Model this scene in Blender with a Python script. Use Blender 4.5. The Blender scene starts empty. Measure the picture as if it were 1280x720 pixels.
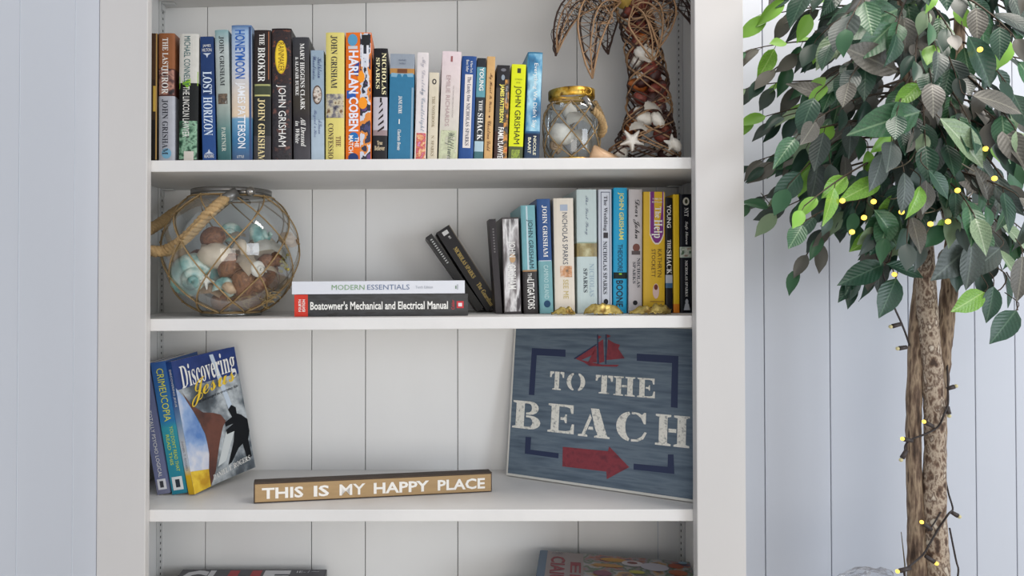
import bpy, bmesh, math, random
from mathutils import Vector, Matrix, noise
R = random.Random(7)
SC = bpy.context.scene
COL = SC.collection
PI = math.pi

# ------------------------------------------------------------------ camera
F, D, CZ = 934.0, 1.27, 1.35            # focal length in pixels, distance to the bookcase face, eye height
CX, CY, PITCH = 526.0, 335.0, math.radians(0.8)
cam = bpy.data.cameras.new('camera')
cam.sensor_width = 36; cam.lens = F / 1280 * 36
cam.shift_x = (640 - CX) / 1280; cam.shift_y = -(360 - CY) / 1280
cam.clip_start = 0.02
camo = bpy.data.objects.new('camera', cam); COL.objects.link(camo)
camo.location = (0, -D, CZ); camo.rotation_euler = (PI / 2 + PITCH, 0, 0)
SC.camera = camo

# ------------------------------------------------------------------ world, lights, exposure
w = bpy.data.worlds.new('world'); SC.world = w; w.use_nodes = True
w.node_tree.nodes['Background'].inputs[0].default_value = (0.93, 0.95, 1.0, 1)
w.node_tree.nodes['Background'].inputs[1].default_value = 0.80
def area(name, loc, target, sx, sy, power, col):
    l = bpy.data.lights.new(name, 'AREA'); l.shape = 'RECTANGLE'; l.size = sx; l.size_y = sy
    l.energy = power; l.color = col
    o = bpy.data.objects.new(name, l); COL.objects.link(o); o.location = loc
    o.rotation_euler = (Vector(target) - Vector(loc)).to_track_quat('-Z', 'Y').to_euler()
    return o
area('window_daylight', (3.3, -3.0, 1.6), (0.0, 0.1, 1.2), 1.8, 1.5, 64, (0.84, 0.91, 1.0))
area('front_fill', (-0.1, -3.3, 1.0), (0.1, 0.2, 1.45), 2.2, 1.2, 34, (1.0, 0.94, 0.87))  # unseen fill added in front, brightens the shelf backs and undersides
area('ceiling_light', (1.05, -0.25, 2.55), (1.0, 0.1, 1.6), 0.7, 0.4, 17, (1.0, 0.93, 0.86))
SC.view_settings.view_transform = 'Standard'; SC.view_settings.look = 'None'
SC.view_settings.exposure = -0.14; SC.view_settings.gamma = 1; SC.view_settings.use_curve_mapping = False
SC.cycles.max_bounces = 8; SC.cycles.transparent_max_bounces = 24
SC.cycles.use_denoising = True

# ------------------------------------------------------------------ maths
_rot = Matrix.Rotation(PI / 2 + PITCH, 3, 'X')
CAM = Vector((0, -D, CZ))
def ray(px, py): return _rot @ Vector(((px - CX) / F, (CY - py) / F, -1))
def at(px, py, Y):
    d = ray(px, py); return CAM + d * ((Y + D) / d.y)
def on_z(px, py, z):
    d = ray(px, py); return CAM + d * ((z - CZ) / d.z)
def proj(p):
    q = _rot.transposed() @ (Vector(p) - CAM)
    return CX + F * q.x / -q.z, CY - F * q.y / -q.z, -q.z
def L(c):
    if isinstance(c, str): c = tuple(int(c[i:i + 2], 16) for i in (0, 2, 4))
    return tuple((x / 255 / 12.92 if x / 255 <= .04045 else ((x / 255 + .055) / 1.055) ** 2.4) for x in c) + (1,)

# ------------------------------------------------------------------ materials
_mats = {}
def nt(m):
    m.use_nodes = True; t = m.node_tree; return t, t.nodes, t.links, t.nodes['Principled BSDF']
def mat(name, col, rough=.6, metal=0, emit=0, bump=0, bscale=60, var=0, vscale=8, coat=0, stretch=None):
    if name in _mats: return _mats[name]
    m = bpy.data.materials.new(name); t, n, l, b = nt(m)
    b.inputs['Roughness'].default_value = rough; b.inputs['Metallic'].default_value = metal
    b.inputs['Coat Weight'].default_value = coat; c = L(col); b.inputs['Base Color'].default_value = c
    if emit:
        b.inputs['Emission Color'].default_value = c; b.inputs['Emission Strength'].default_value = emit
    if bump or var:
        tc = n.new('ShaderNodeTexCoord'); vec = tc.outputs['Object']
        if stretch:
            mp = n.new('ShaderNodeMapping'); mp.inputs['Scale'].default_value = stretch
            l.new(vec, mp.inputs[0]); vec = mp.outputs[0]
        if var:
            ns = n.new('ShaderNodeTexNoise'); ns.inputs['Scale'].default_value = vscale; ns.inputs['Detail'].default_value = 5
            l.new(vec, ns.inputs[0])
            r = n.new('ShaderNodeValToRGB'); r.color_ramp.elements[0].position = .3; r.color_ramp.elements[1].position = .7
            r.color_ramp.elements[0].color = tuple(x * (1 - var) for x in c[:3]) + (1,)
            r.color_ramp.elements[1].color = tuple(min(1, x * (1 + var * .6)) for x in c[:3]) + (1,)
            l.new(ns.outputs[0], r.inputs[0]); l.new(r.outputs[0], b.inputs['Base Color'])
        if bump:
            n2 = n.new('ShaderNodeTexNoise'); n2.inputs['Scale'].default_value = bscale; n2.inputs['Detail'].default_value = 4
            l.new(vec, n2.inputs[0])
            bp = n.new('ShaderNodeBump'); bp.inputs['Strength'].default_value = bump; bp.inputs['Distance'].default_value = .004
            l.new(n2.outputs[0], bp.inputs['Height']); l.new(bp.outputs[0], b.inputs['Normal'])
    _mats[name] = m; return m
_cid = [0]
def flat(col, rough=.55):
    key = 'print_' + str(col) + str(rough)
    m = mat(key, col, rough); m.node_tree.nodes['Principled BSDF'].inputs['Specular IOR Level'].default_value = .25; return m
def art(name, cols, scale=60, rough=.4, stretch=(1, 1, 1), bump=0, hard=False, kind='noise', detail=4):
    """printed mottled artwork: noise through a colour ramp"""
    if name in _mats: return _mats[name]
    m = bpy.data.materials.new(name); t, n, l, b = nt(m); b.inputs['Roughness'].default_value = rough
    tc = n.new('ShaderNodeTexCoord'); mp = n.new('ShaderNodeMapping'); mp.inputs['Scale'].default_value = stretch
    l.new(tc.outputs['Object'], mp.inputs[0])
    if kind == 'noise':
        ns = n.new('ShaderNodeTexNoise'); ns.inputs['Scale'].default_value = scale; ns.inputs['Detail'].default_value = detail
        src = ns.outputs[0]
    else:
        ns = n.new('ShaderNodeTexVoronoi'); ns.inputs['Scale'].default_value = scale
        sp = n.new('ShaderNodeSeparateColor'); l.new(ns.outputs['Color'], sp.inputs[0]); src = sp.outputs[0]
    l.new(mp.outputs[0], ns.inputs[0])
    r = n.new('ShaderNodeValToRGB'); cr = r.color_ramp
    if hard: cr.interpolation = 'CONSTANT'
    k = len(cols); lo, hi = (.32, .68) if kind == 'noise' else (0, 1)
    while len(cr.elements) < k: cr.elements.new(.5)
    for i, c in enumerate(cols):
        cr.elements[i].position = lo + (hi - lo) * i / (k if hard else max(1, k - 1)); cr.elements[i].color = L(c)
    l.new(src, r.inputs[0]); l.new(r.outputs[0], b.inputs['Base Color'])
    if bump:
        bp = n.new('ShaderNodeBump'); bp.inputs['Strength'].default_value = bump; bp.inputs['Distance'].default_value = .003
        l.new(src, bp.inputs['Height']); l.new(bp.outputs[0], b.inputs['Normal'])
    _mats[name] = m; return m
def bands_mat(name, bands, linear=False, rough=.42, mottle=.12):
    """printed book jacket: colour by height fraction from the top, [(frac, colour), ...]"""
    m = bpy.data.materials.new(name); t, n, l, b = nt(m); b.inputs['Roughness'].default_value = rough
    tc = n.new('ShaderNodeTexCoord'); sx = n.new('ShaderNodeSeparateXYZ'); l.new(tc.outputs['Generated'], sx.inputs[0]); b.inputs['Specular IOR Level'].default_value = .22
    mt = n.new('ShaderNodeMath'); mt.operation = 'SUBTRACT'; mt.inputs[0].default_value = 1; l.new(sx.outputs[2], mt.inputs[1])
    r = n.new('ShaderNodeValToRGB'); cr = r.color_ramp; cr.interpolation = 'LINEAR' if linear else 'CONSTANT'
    while len(cr.elements) < len(bands): cr.elements.new(.5)
    if len(bands) == 1: cr.elements[0].color = cr.elements[1].color = L(bands[0][1])
    else:
        for i, (p, c) in enumerate(bands): cr.elements[i].position = p
        for i, (p, c) in enumerate(bands): cr.elements[i].color = L(c)
    l.new(mt.outputs[0], r.inputs[0])
    ns = n.new('ShaderNodeTexNoise'); ns.inputs['Scale'].default_value = 90; ns.inputs['Detail'].default_value = 3
    l.new(tc.outputs['Object'], ns.inputs[0])
    mr = n.new('ShaderNodeMapRange'); mr.inputs[3].default_value = 1 - mottle; mr.inputs[4].default_value = 1 + mottle
    l.new(ns.outputs[0], mr.inputs[0])
    mx = n.new('ShaderNodeVectorMath'); mx.operation = 'SCALE'; l.new(r.outputs[0], mx.inputs[0]); l.new(mr.outputs[0], mx.inputs[3])
    l.new(mx.outputs[0], b.inputs['Base Color'])
    return m
def glass_mat(name, tint, gloss=.06, rough=.02):
    if name in _mats: return _mats[name]
    m = bpy.data.materials.new(name); m.use_nodes = True; t = m.node_tree; n = t.nodes; l = t.links; n.clear()
    out = n.new('ShaderNodeOutputMaterial'); mx = n.new('ShaderNodeMixShader'); tr = n.new('ShaderNodeBsdfTransparent')
    gl = n.new('ShaderNodeBsdfGlossy'); lw = n.new('ShaderNodeLayerWeight'); lw.inputs[0].default_value = .25
    tr.inputs[0].default_value = tint; gl.inputs['Roughness'].default_value = rough
    mr = n.new('ShaderNodeMapRange'); mr.inputs[3].default_value = gloss; mr.inputs[4].default_value = .5
    l.new(lw.outputs['Fresnel'], mr.inputs[0]); l.new(mr.outputs[0], mx.inputs[0])
    l.new(tr.outputs[0], mx.inputs[1]); l.new(gl.outputs[0], mx.inputs[2]); l.new(mx.outputs[0], out.inputs[0])
    _mats[name] = m; return m
M_FRAME = mat('white_painted_wood', (202, 199, 196), .5, bump=.12, bscale=25, var=.03, vscale=6, stretch=(1, 1, .25))
M_SHELF = mat('white_shelf_paint', (222, 220, 217), .5, bump=.18, bscale=30, var=.05, vscale=9)
M_PLANK = mat('off_white_panelling', (230, 229, 226), .55, bump=.12, bscale=30, var=.03, vscale=5, stretch=(1, 1, .3))
M_WALL = mat('pale_blue_grey_wall', (193, 198, 207), .55, bump=.1, bscale=30, var=.02, vscale=4, stretch=(1, 1, .3))
M_GAP = mat('dark_groove', (92, 92, 94), .8)
M_METAL = mat('white_metal', (205, 205, 203), .4, .2)
M_DARK = mat('dark_hole', (30, 30, 30), .8)
M_PAGES = mat('page_paper', (206, 197, 178), .8, var=.15, vscale=300, stretch=(6, 1, .02))
M_PAGESW = mat('white_page_paper', (222, 218, 208), .8, var=.1, vscale=300, stretch=(6, 1, .02))

# ------------------------------------------------------------------ object helpers
def setp(o, label=None, cat=None, group=None, kind=None):
    if label: o['label'] = label
    if cat: o['category'] = cat
    if group: o['group'] = group
    if kind: o['kind'] = kind
    return o
def root(name, loc, label, cat, group=None, rot=(0, 0, 0)):
    o = bpy.data.objects.new(name, None); COL.objects.link(o); o.location = loc; o.rotation_euler = rot
    o.empty_display_size = .02
    return setp(o, label, cat, group)
def finish(name, bm, m, parent=None, smooth=False, label=None, kind=None):
    me = bpy.data.meshes.new(name)
    bmesh.ops.recalc_face_normals(bm, faces=bm.faces)
    bm.to_mesh(me); bm.free()
    if smooth:
        for p in me.polygons: p.use_smooth = True
    ms = m if isinstance(m, (list, tuple)) else [m]
    for q in ms: me.materials.append(q)
    o = bpy.data.objects.new(name, me); COL.objects.link(o)
    if parent: o.parent = parent
    if label: o['label'] = label
    if kind: o['kind'] = kind
    return o
def raw(name, verts, faces, m, parent=None, smooth=False, label=None):
    me = bpy.data.meshes.new(name); me.from_pydata([tuple(v) for v in verts], [], faces); me.materials.append(m)
    if smooth:
        for p in me.polygons: p.use_smooth = True
    o = bpy.data.objects.new(name, me); COL.objects.link(o)
    if parent: o.parent = parent
    if label: o['label'] = label
    return o
def box(bm, x0, x1, y0, y1, z0, z1, bev=0, f=None):
    vs = [bm.verts.new((x, y, z)) for x in (x0, x1) for y in (y0, y1) for z in (z0, z1)]
    if f:
        for v in vs: v.co = Vector(f(v.co))
    fs = [bm.faces.new([vs[i] for i in q]) for q in ((0, 1, 3, 2), (4, 6, 7, 5), (0, 4, 5, 1), (2, 3, 7, 6), (0, 2, 6, 4), (1, 5, 7, 3))]
    if bev:
        es = list({e for q in fs for e in q.edges})
        bmesh.ops.bevel(bm, geom=es, offset=bev, segments=2, affect='EDGES', profile=.5)
def boxo(name, dims, m, parent=None, bev=0, f=None, label=None, kind=None):
    bm = bmesh.new(); box(bm, *dims, bev=bev, f=f); return finish(name, bm, m, parent, label=label, kind=kind)
def tube(bm, pts, r, n=6, cap=True, twist=0):
    pts = [Vector(p) for p in pts]; rings = []; up = None
    for i, p in enumerate(pts):
        t = (pts[min(i + 1, len(pts) - 1)] - pts[max(i - 1, 0)])
        if t.length < 1e-9: t = Vector((0, 0, 1))
        t.normalize()
        if up is None:
            up = t.orthogonal().normalized()
        up = (up - t * up.dot(t))
        up = up.normalized() if up.length > 1e-6 else t.orthogonal().normalized()
        s = t.cross(up); rr = r[i] if isinstance(r, (list, tuple)) else r
        rings.append([bm.verts.new(p + (up * math.cos(a) + s * math.sin(a)) * rr) for a in (2 * PI * k / n + twist * i for k in range(n))])
    for a, b in zip(rings, rings[1:]):
        for k in range(n): bm.faces.new((a[k], a[(k + 1) % n], b[(k + 1) % n], b[k]))
    if cap:
        bm.faces.new(rings[0][::-1]); bm.faces.new(rings[-1])
def spline(pts, n=10):
    pts = [Vector(p) for p in pts]; out = []
    P = [pts[0] * 2 - pts[1]] + pts + [pts[-1] * 2 - pts[-2]]
    for i in range(1, len(P) - 2):
        for k in range(n):
            t = k / n; a, b, c, d = P[i - 1:i + 3]
            out.append(.5 * ((2 * b) + (c - a) * t + (2 * a - 5 * b + 4 * c - d) * t * t + (3 * b - 3 * c + d - a) * t ** 3))
    out.append(pts[-1]); return out
def lathe(bm, prof, n=40, c=(0, 0, 0), cap0=False, cap1=False):
    rings = [[bm.verts.new((c[0] + r * math.cos(2 * PI * k / n), c[1] + r * math.sin(2 * PI * k / n), c[2] + z)) for k in range(n)] for r, z in prof]
    for a, b in zip(rings, rings[1:]):
        for k in range(n): bm.faces.new((a[k], a[(k + 1) % n], b[(k + 1) % n], b[k]))
    if cap0: bm.faces.new(rings[0][::-1])
    if cap1: bm.faces.new(rings[-1])

# ------------------------------------------------------------------ lettering
def _m(s, up, lo): return ''.join(chr(up + ord(c) - 65) if 'A' <= c <= 'Z' else chr(lo + ord(c) - 97) if 'a' <= c <= 'z' else c for c in s)
STY = {'s': lambda s: s, 'r': lambda s: _m(s, 0x1D400, 0x1D41A), 'i': lambda s: _m(s, 0x1D468, 0x1D482), 'c': lambda s: _m(s, 0x1D4D0, 0x1D4EA)}
_tc = {}
def glyphs(s, style='s', bold=0):
    """outline mesh of a string, normalised to a unit box"""
    k = (s, style, bold)
    if k in _tc: return _tc[k]
    c = bpy.data.curves.new('lettering', 'FONT'); c.body = STY[style](s); c.resolution_u = 2; c.offset = bold
    o = bpy.data.objects.new('lettering', c); COL.objects.link(o)
    dg = bpy.context.evaluated_depsgraph_get(); dg.update()
    me = bpy.data.meshes.new_from_object(o.evaluated_get(dg))
    vs = [v.co.copy() for v in me.vertices]; fs = [tuple(p.vertices) for p in me.polygons]
    bpy.data.objects.remove(o); bpy.data.curves.remove(c); bpy.data.meshes.remove(me)
    x0 = min(v.x for v in vs); x1 = max(v.x for v in vs); y0 = min(v.y for v in vs); y1 = max(v.y for v in vs)
    r = ([((v.x - x0) / (x1 - x0), (v.y - y0) / (y1 - y0)) for v in vs], fs, (x1 - x0) / (y1 - y0)); _tc[k] = r; return r
def letter_mesh(name, s, m, fn, parent, style='s', bold=0, label=None):
    vs, fs, asp = glyphs(s, style, bold)
    return raw(name, [fn(u, v) for u, v in vs], fs, m, parent, label=label)

# ------------------------------------------------------------------ the room shell
LW = at(122, 360, 0).x            # left side wall, also the outer edge of the left stile
RX = at(931, 360, 0).x
YB = at(205, 348, .284).y + .006   # plane of the panelling
BACKX = [at(x, 360, YB).x for x in (258, 390, 457, 572, 722, 821, 955, 1037, 1135, 1218, 1268, 1350, 1440, 1530, 1640, 1760)]
wall_back = boxo('wall_back', (LW - .1, 2.2, YB + .010, YB + .06, 0, 2.6), M_GAP, kind='structure')
wall_left = boxo('wall_left', (LW - .08, LW - .012, -3.6, YB + .06, 0, 2.6), M_GAP, kind='structure')
flo = boxo('floor', (LW - .1, 2.2, -3.6, YB + .06, -.04, 0), mat('pale_oak_floor', (196, 186, 170), .5, var=.15, vscale=6), kind='structure')
def plank(parent, a, b, axis, m, z0=0.0, z1=2.6, gap=.0009):
    dims = (a + gap, b - gap, YB, YB + .0098, z0, z1) if axis == 'x' else (LW - .0118, LW, a + gap, b - gap, z0, z1)
    boxo('plank', dims, m, parent, bev=.0010)
edges = [RX - .06] + [x for x in BACKX if x > RX] + [2.2]
for a, b in zip(edges, edges[1:]): plank(wall_back, a, b, 'x', M_WALL)
ly = [-3.6, -3.2, -2.9, -2.5, -2.2, -1.9, -1.5, -1.2, -.95, -.72, -.45] + [F * abs(LW) / (CX - 23) - D, F * abs(LW) / (CX - 92.5) - D, .02]
for a, b in zip(ly, ly[1:]): plank(wall_left, a, b, 'y', M_WALL, gap=.0006)

# ------------------------------------------------------------------ bookcase
bc = root('bookcase', (0, .14, 0), 'tall white painted built-in bookcase with four open shelves and plank back', 'bookcase')
bcI = Matrix.Translation((0, -.14, 0))
def inb(o): o.matrix_parent_inverse = bcI; return o
SX = abs(at(205, 360, YB).x)      # inner faces of the carcass
XL, XR = at(183, 360, 0).x, at(870, 360, 0).x
inb(boxo('stile', (LW + .0004, XL, 0, .020, 0, 2.5), M_FRAME, bc, bev=.0014))
inb(boxo('stile', (XR, RX, 0, .020, 0, 2.5), M_FRAME, bc, bev=.0014))
inb(boxo('side_panel', (LW + .0004, -SX, .0205, YB - .001, 0, 2.5), M_PLANK, bc))
inb(boxo('side_panel', (SX, RX - .002, .0205, YB - .001, 0, 2.5), M_PLANK, bc))
bp = inb(boxo('back_panel', (-SX - .014, SX + .014, YB + .0045, YB + .0095, 0, 2.5), M_GAP, bc))
ed = [-SX - .014] + [x for x in BACKX if x < SX] + [SX + .014]
for a, b in zip(ed, ed[1:]):
    o = boxo('plank', (a + .0007, b - .0007, YB - .0008, YB + .0044, 0, 2.5), M_PLANK, bp, bev=.0008)
YS = .021                          # front of the shelves
class Shelf: pass
def mkshelf(yl, yr, bl, br, back_bot=None):
    s = Shelf()
    a, b = at(188, yl, YS), at(865, yr, YS); c, d = at(188, bl, YS), at(865, br, YS)
    s.k = (b.z - a.z) / (b.x - a.x); s.z0 = a.z - s.k * a.x
    s.th = ((a.z - c.z) + (b.z - d.z)) / 2
    s.z = lambda x: s.z0 + s.k * x
    fx = lambda co: (co[0], co[1], co[2] + s.k * co[0])
    inb(boxo('shelf', (-SX + .001, SX - .001, YS, YB - .0015, s.z0 - s.th, s.z0), M_SHELF, bc, bev=.0012, f=fx))
    return s
S0 = mkshelf(-75, -92, -60, -78)
S1 = mkshelf(200.5, 196.5, 214.8, 211)
S2 = mkshelf(398.9, 394.5, 413.9, 409.6)
S3 = mkshelf(637.5, 636.7, 652.3, 651.7)
S4 = mkshelf(874, 873, 889, 888)
# slotted shelf standards on the side panels, with clips
for sg in (-1, 1):
    sx = SX * sg; i = -sg * .0045
    st = inb(boxo('shelf_standard', (min(sx, sx + i) + (0.0002 if sg < 0 else 0), max(sx, sx + i) - (0.0002 if sg > 0 else 0), YB - .040, YB - .014, .3, 2.4), M_METAL, bc, bev=.0006))
    bm = bmesh.new(); z = .32
    while z < 2.38:
        xa = sx + i * 1.08
        box(bm, min(xa, xa - i * .1), max(xa, xa - i * .1), YB - .029, YB - .025, z, z + .0045); z += .0125
    finish('slots', bm, M_DARK, st, kind='stuff')
    for S in (S0, S1, S2, S3):
        zz = S.z(sx) - S.th
        bm = bmesh.new(); xe = sx - sg * .030
        box(bm, min(sx - sg * .005, xe), max(sx - sg * .005, xe), YB - .036, YB - .018, zz - .003, zz - .0004, bev=.0005)
        box(bm, min(sx - sg * .0048, sx - sg * .0075), max(sx - sg * .0048, sx - sg * .0075), YB - .034, YB - .020, zz - .016, zz - .0034, bev=.0004)
        inb(finish('shelf_clip', bm, M_METAL, bc))

# ------------------------------------------------------------------ books
def book(px0, px1, ytop, S, Y, depth, bands, label, texts=(), patches=(), hard=True, lean=0, linear=False, group=None, side=None, rough=.4, ybase=None, mottle=.12, yaw=0, parent_only=False, name='book'):
    """px0/px1: spine edges at the foot; lean: pixels the head is shifted to the right"""
    xm = at((px0 + px1) / 2, 348, Y).x; zb = S.z(xm)
    p0 = at(px0, 348, Y); p1 = at(px1, 348, Y); wd = p1.x - p0.x - .0012
    ht = at((px0 + px1) / 2, ytop, Y).z - zb - .0006
    yb = proj((xm, Y, zb))[1]
    ang = math.atan2(lean, yb - ytop)
    # turn about the foot that carries the lean
    if ang > 0: piv = Vector((p1.x - .0006, Y, S.z(p1.x) + .0007)); off = wd
    else: piv = Vector((p0.x + .0006, Y, S.z(p0.x) + .0007)); off = 0
    ht /= math.cos(ang) if abs(ang) < .6 else 1
    r = root(name, piv, label, 'book', group, (0, ang, yaw))
    B = .0022 if hard else .0006     # bulge of the spine
    def sy(u): return -B * (1 - abs(2 * u - 1) ** 4)
    us = [0, .06, .15, .3, .5, .7, .85, .94, 1]
    bm = bmesh.new(); t = .0016 if hard else .0005
    outer = [(wd * u - off, sy(u)) for u in us]
    prof = [(-off, depth)] + outer + [(wd - off, depth)] + [(wd - off - t, depth), (wd - off - t, .002)] + [(-off + t, .002), (-off + t, depth)]
    lo = [bm.verts.new((x, y, 0)) for x, y in prof]; hi = [bm.verts.new((x, y, ht)) for x, y in prof]
    k = len(prof)
    for i in range(k):
        j = (i + 1) % k
        if i == k - 1: bm.faces.new((lo[i], lo[0], hi[0], hi[i])); continue
        bm.faces.new((lo[i], lo[j], hi[j], hi[i]))
    for vs in (lo, hi):
        a, b = len(outer), k
        bm.faces.new([vs[0], vs[1], vs[k - 2], vs[k - 1]])
        bm.faces.new([vs[1 + q] for q in range(len(outer))] + [vs[k - 3], vs[k - 2]])
        bm.faces.new([vs[len(outer)], vs[len(outer) + 1], vs[k - 4], vs[k - 3]])
    fr = lambda y: (y - ytop) / (yb - ytop)
    cm = bands_mat('jacket', [(max(0, fr(y)), c) for y, c in bands], linear, rough, mottle)
    finish('cover', bm, cm, r)
    g = .003 if hard else .0004
    boxo('pages', (-off + t + .0002, wd - off - t - .0002, .0026, depth - g, g, ht - g), M_PAGESW if sum(map(ord, label)) % 2 else M_PAGES, r)
    lay = [0]
    def P(u, y, e):
        y = min(y, yb - .4)
        return (wd * u - off, sy(min(1, max(0, u))) - e, ht * (1 - fr(y)))
    for pt in patches:
        y0, y1, u0, u1, m = pt[:5]; shape = pt[5] if len(pt) > 5 else 'rect'; lay[0] += 1; e = .00012 + .00012 * lay[0]
        nm = pt[6] if len(pt) > 6 else 'printed_panel'
        n = 8
        if shape == 'rect':
            vs = []; fs = []
            for i in range(n + 1):
                u = u0 + (u1 - u0) * i / n; vs += [P(u, y1, e), P(u, y0, e)]
            fs = [(2 * i, 2 * i + 2, 2 * i + 3, 2 * i + 1) for i in range(n)]
        elif shape == 'oval':
            n = 24; vs = [P((u0 + u1) / 2 + (u1 - u0) / 2 * math.cos(2 * PI * i / n), (y0 + y1) / 2 - (y1 - y0) / 2 * math.sin(2 * PI * i / n), e) for i in range(n)]
            fs = [tuple(range(n))]
        else:
            vs = [P(u0 + (u1 - u0) * a, y0 + (y1 - y0) * b, e) for a, b in shape]; fs = [tuple(range(len(vs)))]
        if isinstance(m, (str, tuple)): m = flat(m)
        raw(nm, vs, fs, m, r)
    for tx in texts:
        s, c, y0, y1, u0, u1 = tx[:6]; sty = tx[6] if len(tx) > 6 else 's'; bold = tx[7] if len(tx) > 7 else 0
        e = .0004 + .00012 * lay[0]
        if len(tx) > 8: fn = lambda a, b: P(u0 + (u1 - u0) * a, y1 + (y0 - y1) * b, e)     # upright words
        else: fn = lambda a, b: P(u0 + (u1 - u0) * b, y0 + (y1 - y0) * a, e)               # running down the spine
        letter_mesh('lettering', s, flat(c, .4), fn, r, sty, bold)
    return r
G1 = 'books standing on the top shelf'
W = (236, 234, 228); K = (24, 24, 26)
H = 'h'
Y1 = .085; DP = .17
BASE = 207
def b1(*a, **k): return book(*a[:3], S1, Y1, k.pop('depth', DP), *a[3:], group=G1, **k)
aFACE = art('face_art', [(30, 22, 26), (96, 62, 60), (180, 130, 110), (60, 40, 52)], 70)
aDARK = art('dark_collage', [(16, 14, 18), (50, 28, 24), (24, 20, 26), (130, 70, 42)], 110)
aPHOTO = art('photo_art', [(40, 42, 60), (120, 116, 120), (200, 190, 160), (110, 80, 50)], 90)
aGREEN = art('green_art', [(14, 26, 22), (38, 84, 60), (140, 180, 150), (20, 40, 32)], 80)
aPORT = art('portrait_art', [(50, 40, 36), (170, 150, 135), (220, 212, 200), (60, 52, 48)], 120)
aCOLL = art('orange_collage', [(54, 58, 100), (30, 32, 60), (214, 130, 44), (200, 204, 214), (26, 28, 44), (90, 60, 110)], 36, hard=True, stretch=(1, 1, .7))
aSEA = art('sea_art', [(18, 54, 92), (60, 130, 170), (170, 215, 230), (30, 90, 130)], 25, stretch=(1, 1, .6))
aSILV = art('foil_art', [(30, 28, 32), (120, 112, 112), (225, 222, 220), (60, 54, 58)], 60, stretch=(1, 1, .25))
aFLOW = art('flower_art', [(240, 232, 225), (225, 170, 120), (190, 70, 70), (214, 150, 190)], 110)
aMEAD = art('meadow_art', [(216, 208, 200), (178, 180, 150), (200, 205, 170), (150, 150, 120)], 60)
aMIX = art('family_art', [(180, 30, 30), (210, 150, 70), (40, 36, 34), (120, 110, 100)], 60)
b1(178, 196, 42, [(42, (74, 52, 38)), (100, (58, 44, 36)), (150, (34, 30, 28))], 'dark brown spine mostly hidden behind the left stile on the top shelf',
   patches=[(108, 140, .72, .92, (196, 160, 70)), (42, 200, .9, .98, (168, 132, 70))])
b1(197.5, 218.5, 42, [(42, (146, 92, 58)), (86, (84, 50, 44)), (120.5, (176, 178, 186))], 'brown topped hardcover with silver grey lower half and blue dot, top shelf', lean=-1,
   patches=[(88, 119, .03, .97, aFACE), (186, 199, .2, .8, (120, 172, 200), 'oval')],
   texts=[('THE LAST', W, 48, 86, .26, .62, 'r'), ('JUROR', W, 85, 118, .16, .62, 'r'), ('JOHN GRISHAM', (52, 54, 62), 125, 194, .2, .6, 'r')])
b1(222, 247, 43, [(43, (206, 204, 196)), (104, (30, 32, 32))], 'white topped hardcover with black and green lower half, third from left on top shelf', lean=1,
   patches=[(96, 112, .02, .5, (120, 170, 50), [(0, 0), (.5, .5), (1, .2), (1, 1), (0, 1)]), (90, 108, .5, .98, (150, 190, 60), [(0, .6), (1, 0), (1, 1), (0, 1)]),
            (152, 200, .04, .96, aGREEN), (190, 205, .3, .8, (208, 200, 190))],
   texts=[('MICHAEL CONNELLY', (30, 92, 96), 46, 108, .26, .58), ('THE LINCOLN LAWYER', W, 109, 172, .22, .56)])
b1(252.5, 270, 46, [(46, (34, 58, 104)), (120, (42, 76, 132))], 'navy blue paperback with pale lettering between white topped book and pale teal one', hard=False, lean=-4,
   patches=[(67, 73, .18, .82, (196, 204, 216), [(0, 0), (1, 0), (.62, .4), (.5, 1), (.38, .4)]), (187, 193, .15, .85, (196, 204, 216), [(0, 1), (.38, .6), (.5, 0), (.62, .6), (1, 1)])],
   texts=[('JAMES', W, 56, 60, .2, .8, 's', 0, H), ('HILTON', W, 61, 65, .15, .85, 's', 0, H), ('LOST', (210, 222, 235), 90, 118, .15, .82, 'r'), ('HORIZON', (210, 222, 235), 122, 170, .15, .82, 'r'),
          ('READERS', W, 194, 198, .14, .86, 's', 0, H)])
b1(271.5, 289, 38, [(38, (128, 160, 162)), (60, (176, 184, 182)), (130, (160, 168, 160)), (165, (84, 122, 120)), (200, (56, 96, 98))], 'pale teal hardcover fading to dark green at its foot', linear=True, lean=-4.5,
   patches=[(118, 131, .15, .85, art('wolf_art', [(190, 190, 180), (60, 50, 40), (120, 100, 80)], 150))],
   texts=[('JOHN GRISHAM', (44, 48, 50), 46, 108, .3, .68, 'r'), ('PARTNER', (196, 202, 190), 160, 190, .35, .66, 'r')])
b1(289.5, 315.5, 32, [(32, (74, 106, 150)), (40, (150, 176, 206)), (90, (196, 200, 208)), (120, (216, 202, 186)), (146, (220, 198, 170)), (149, (110, 158, 190)), (175, (64, 118, 158)), (200, (74, 96, 128))],
   'tallest book on top shelf, pale blue spine with large blue letters', linear=True, lean=-1.5,
   patches=[(34, 205, .86, .98, (54, 74, 112))],
   texts=[('HONEYMOON', (38, 92, 170), 38, 99, .18, .68, 's', .015), ('JAMES PATTERSON', (236, 238, 242), 104, 186, .18, .68, 's', .01), ('LITTLE', W, 195, 198, .25, .6, 's', 0, H)])
b1(316.5, 338.5, 38, [(38, (44, 36, 34)), (105, (66, 72, 54)), (121, (44, 46, 46)), (170, (66, 64, 66))], 'dark brown hardcover with a green band and gold lower lettering', lean=0,
   patches=[(106, 108, .05, .95, (168, 168, 110)), (119, 121, .05, .95, (190, 184, 120)), (40, 100, .84, .9, (150, 96, 66))],
   texts=[('THE', W, 43, 57, .32, .62, 'r'), ('BROKER', W, 60, 103, .24, .66, 'r'), ('JOHN GRISHAM', (232, 214, 160), 124, 203, .22, .66, 'r')])
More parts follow.
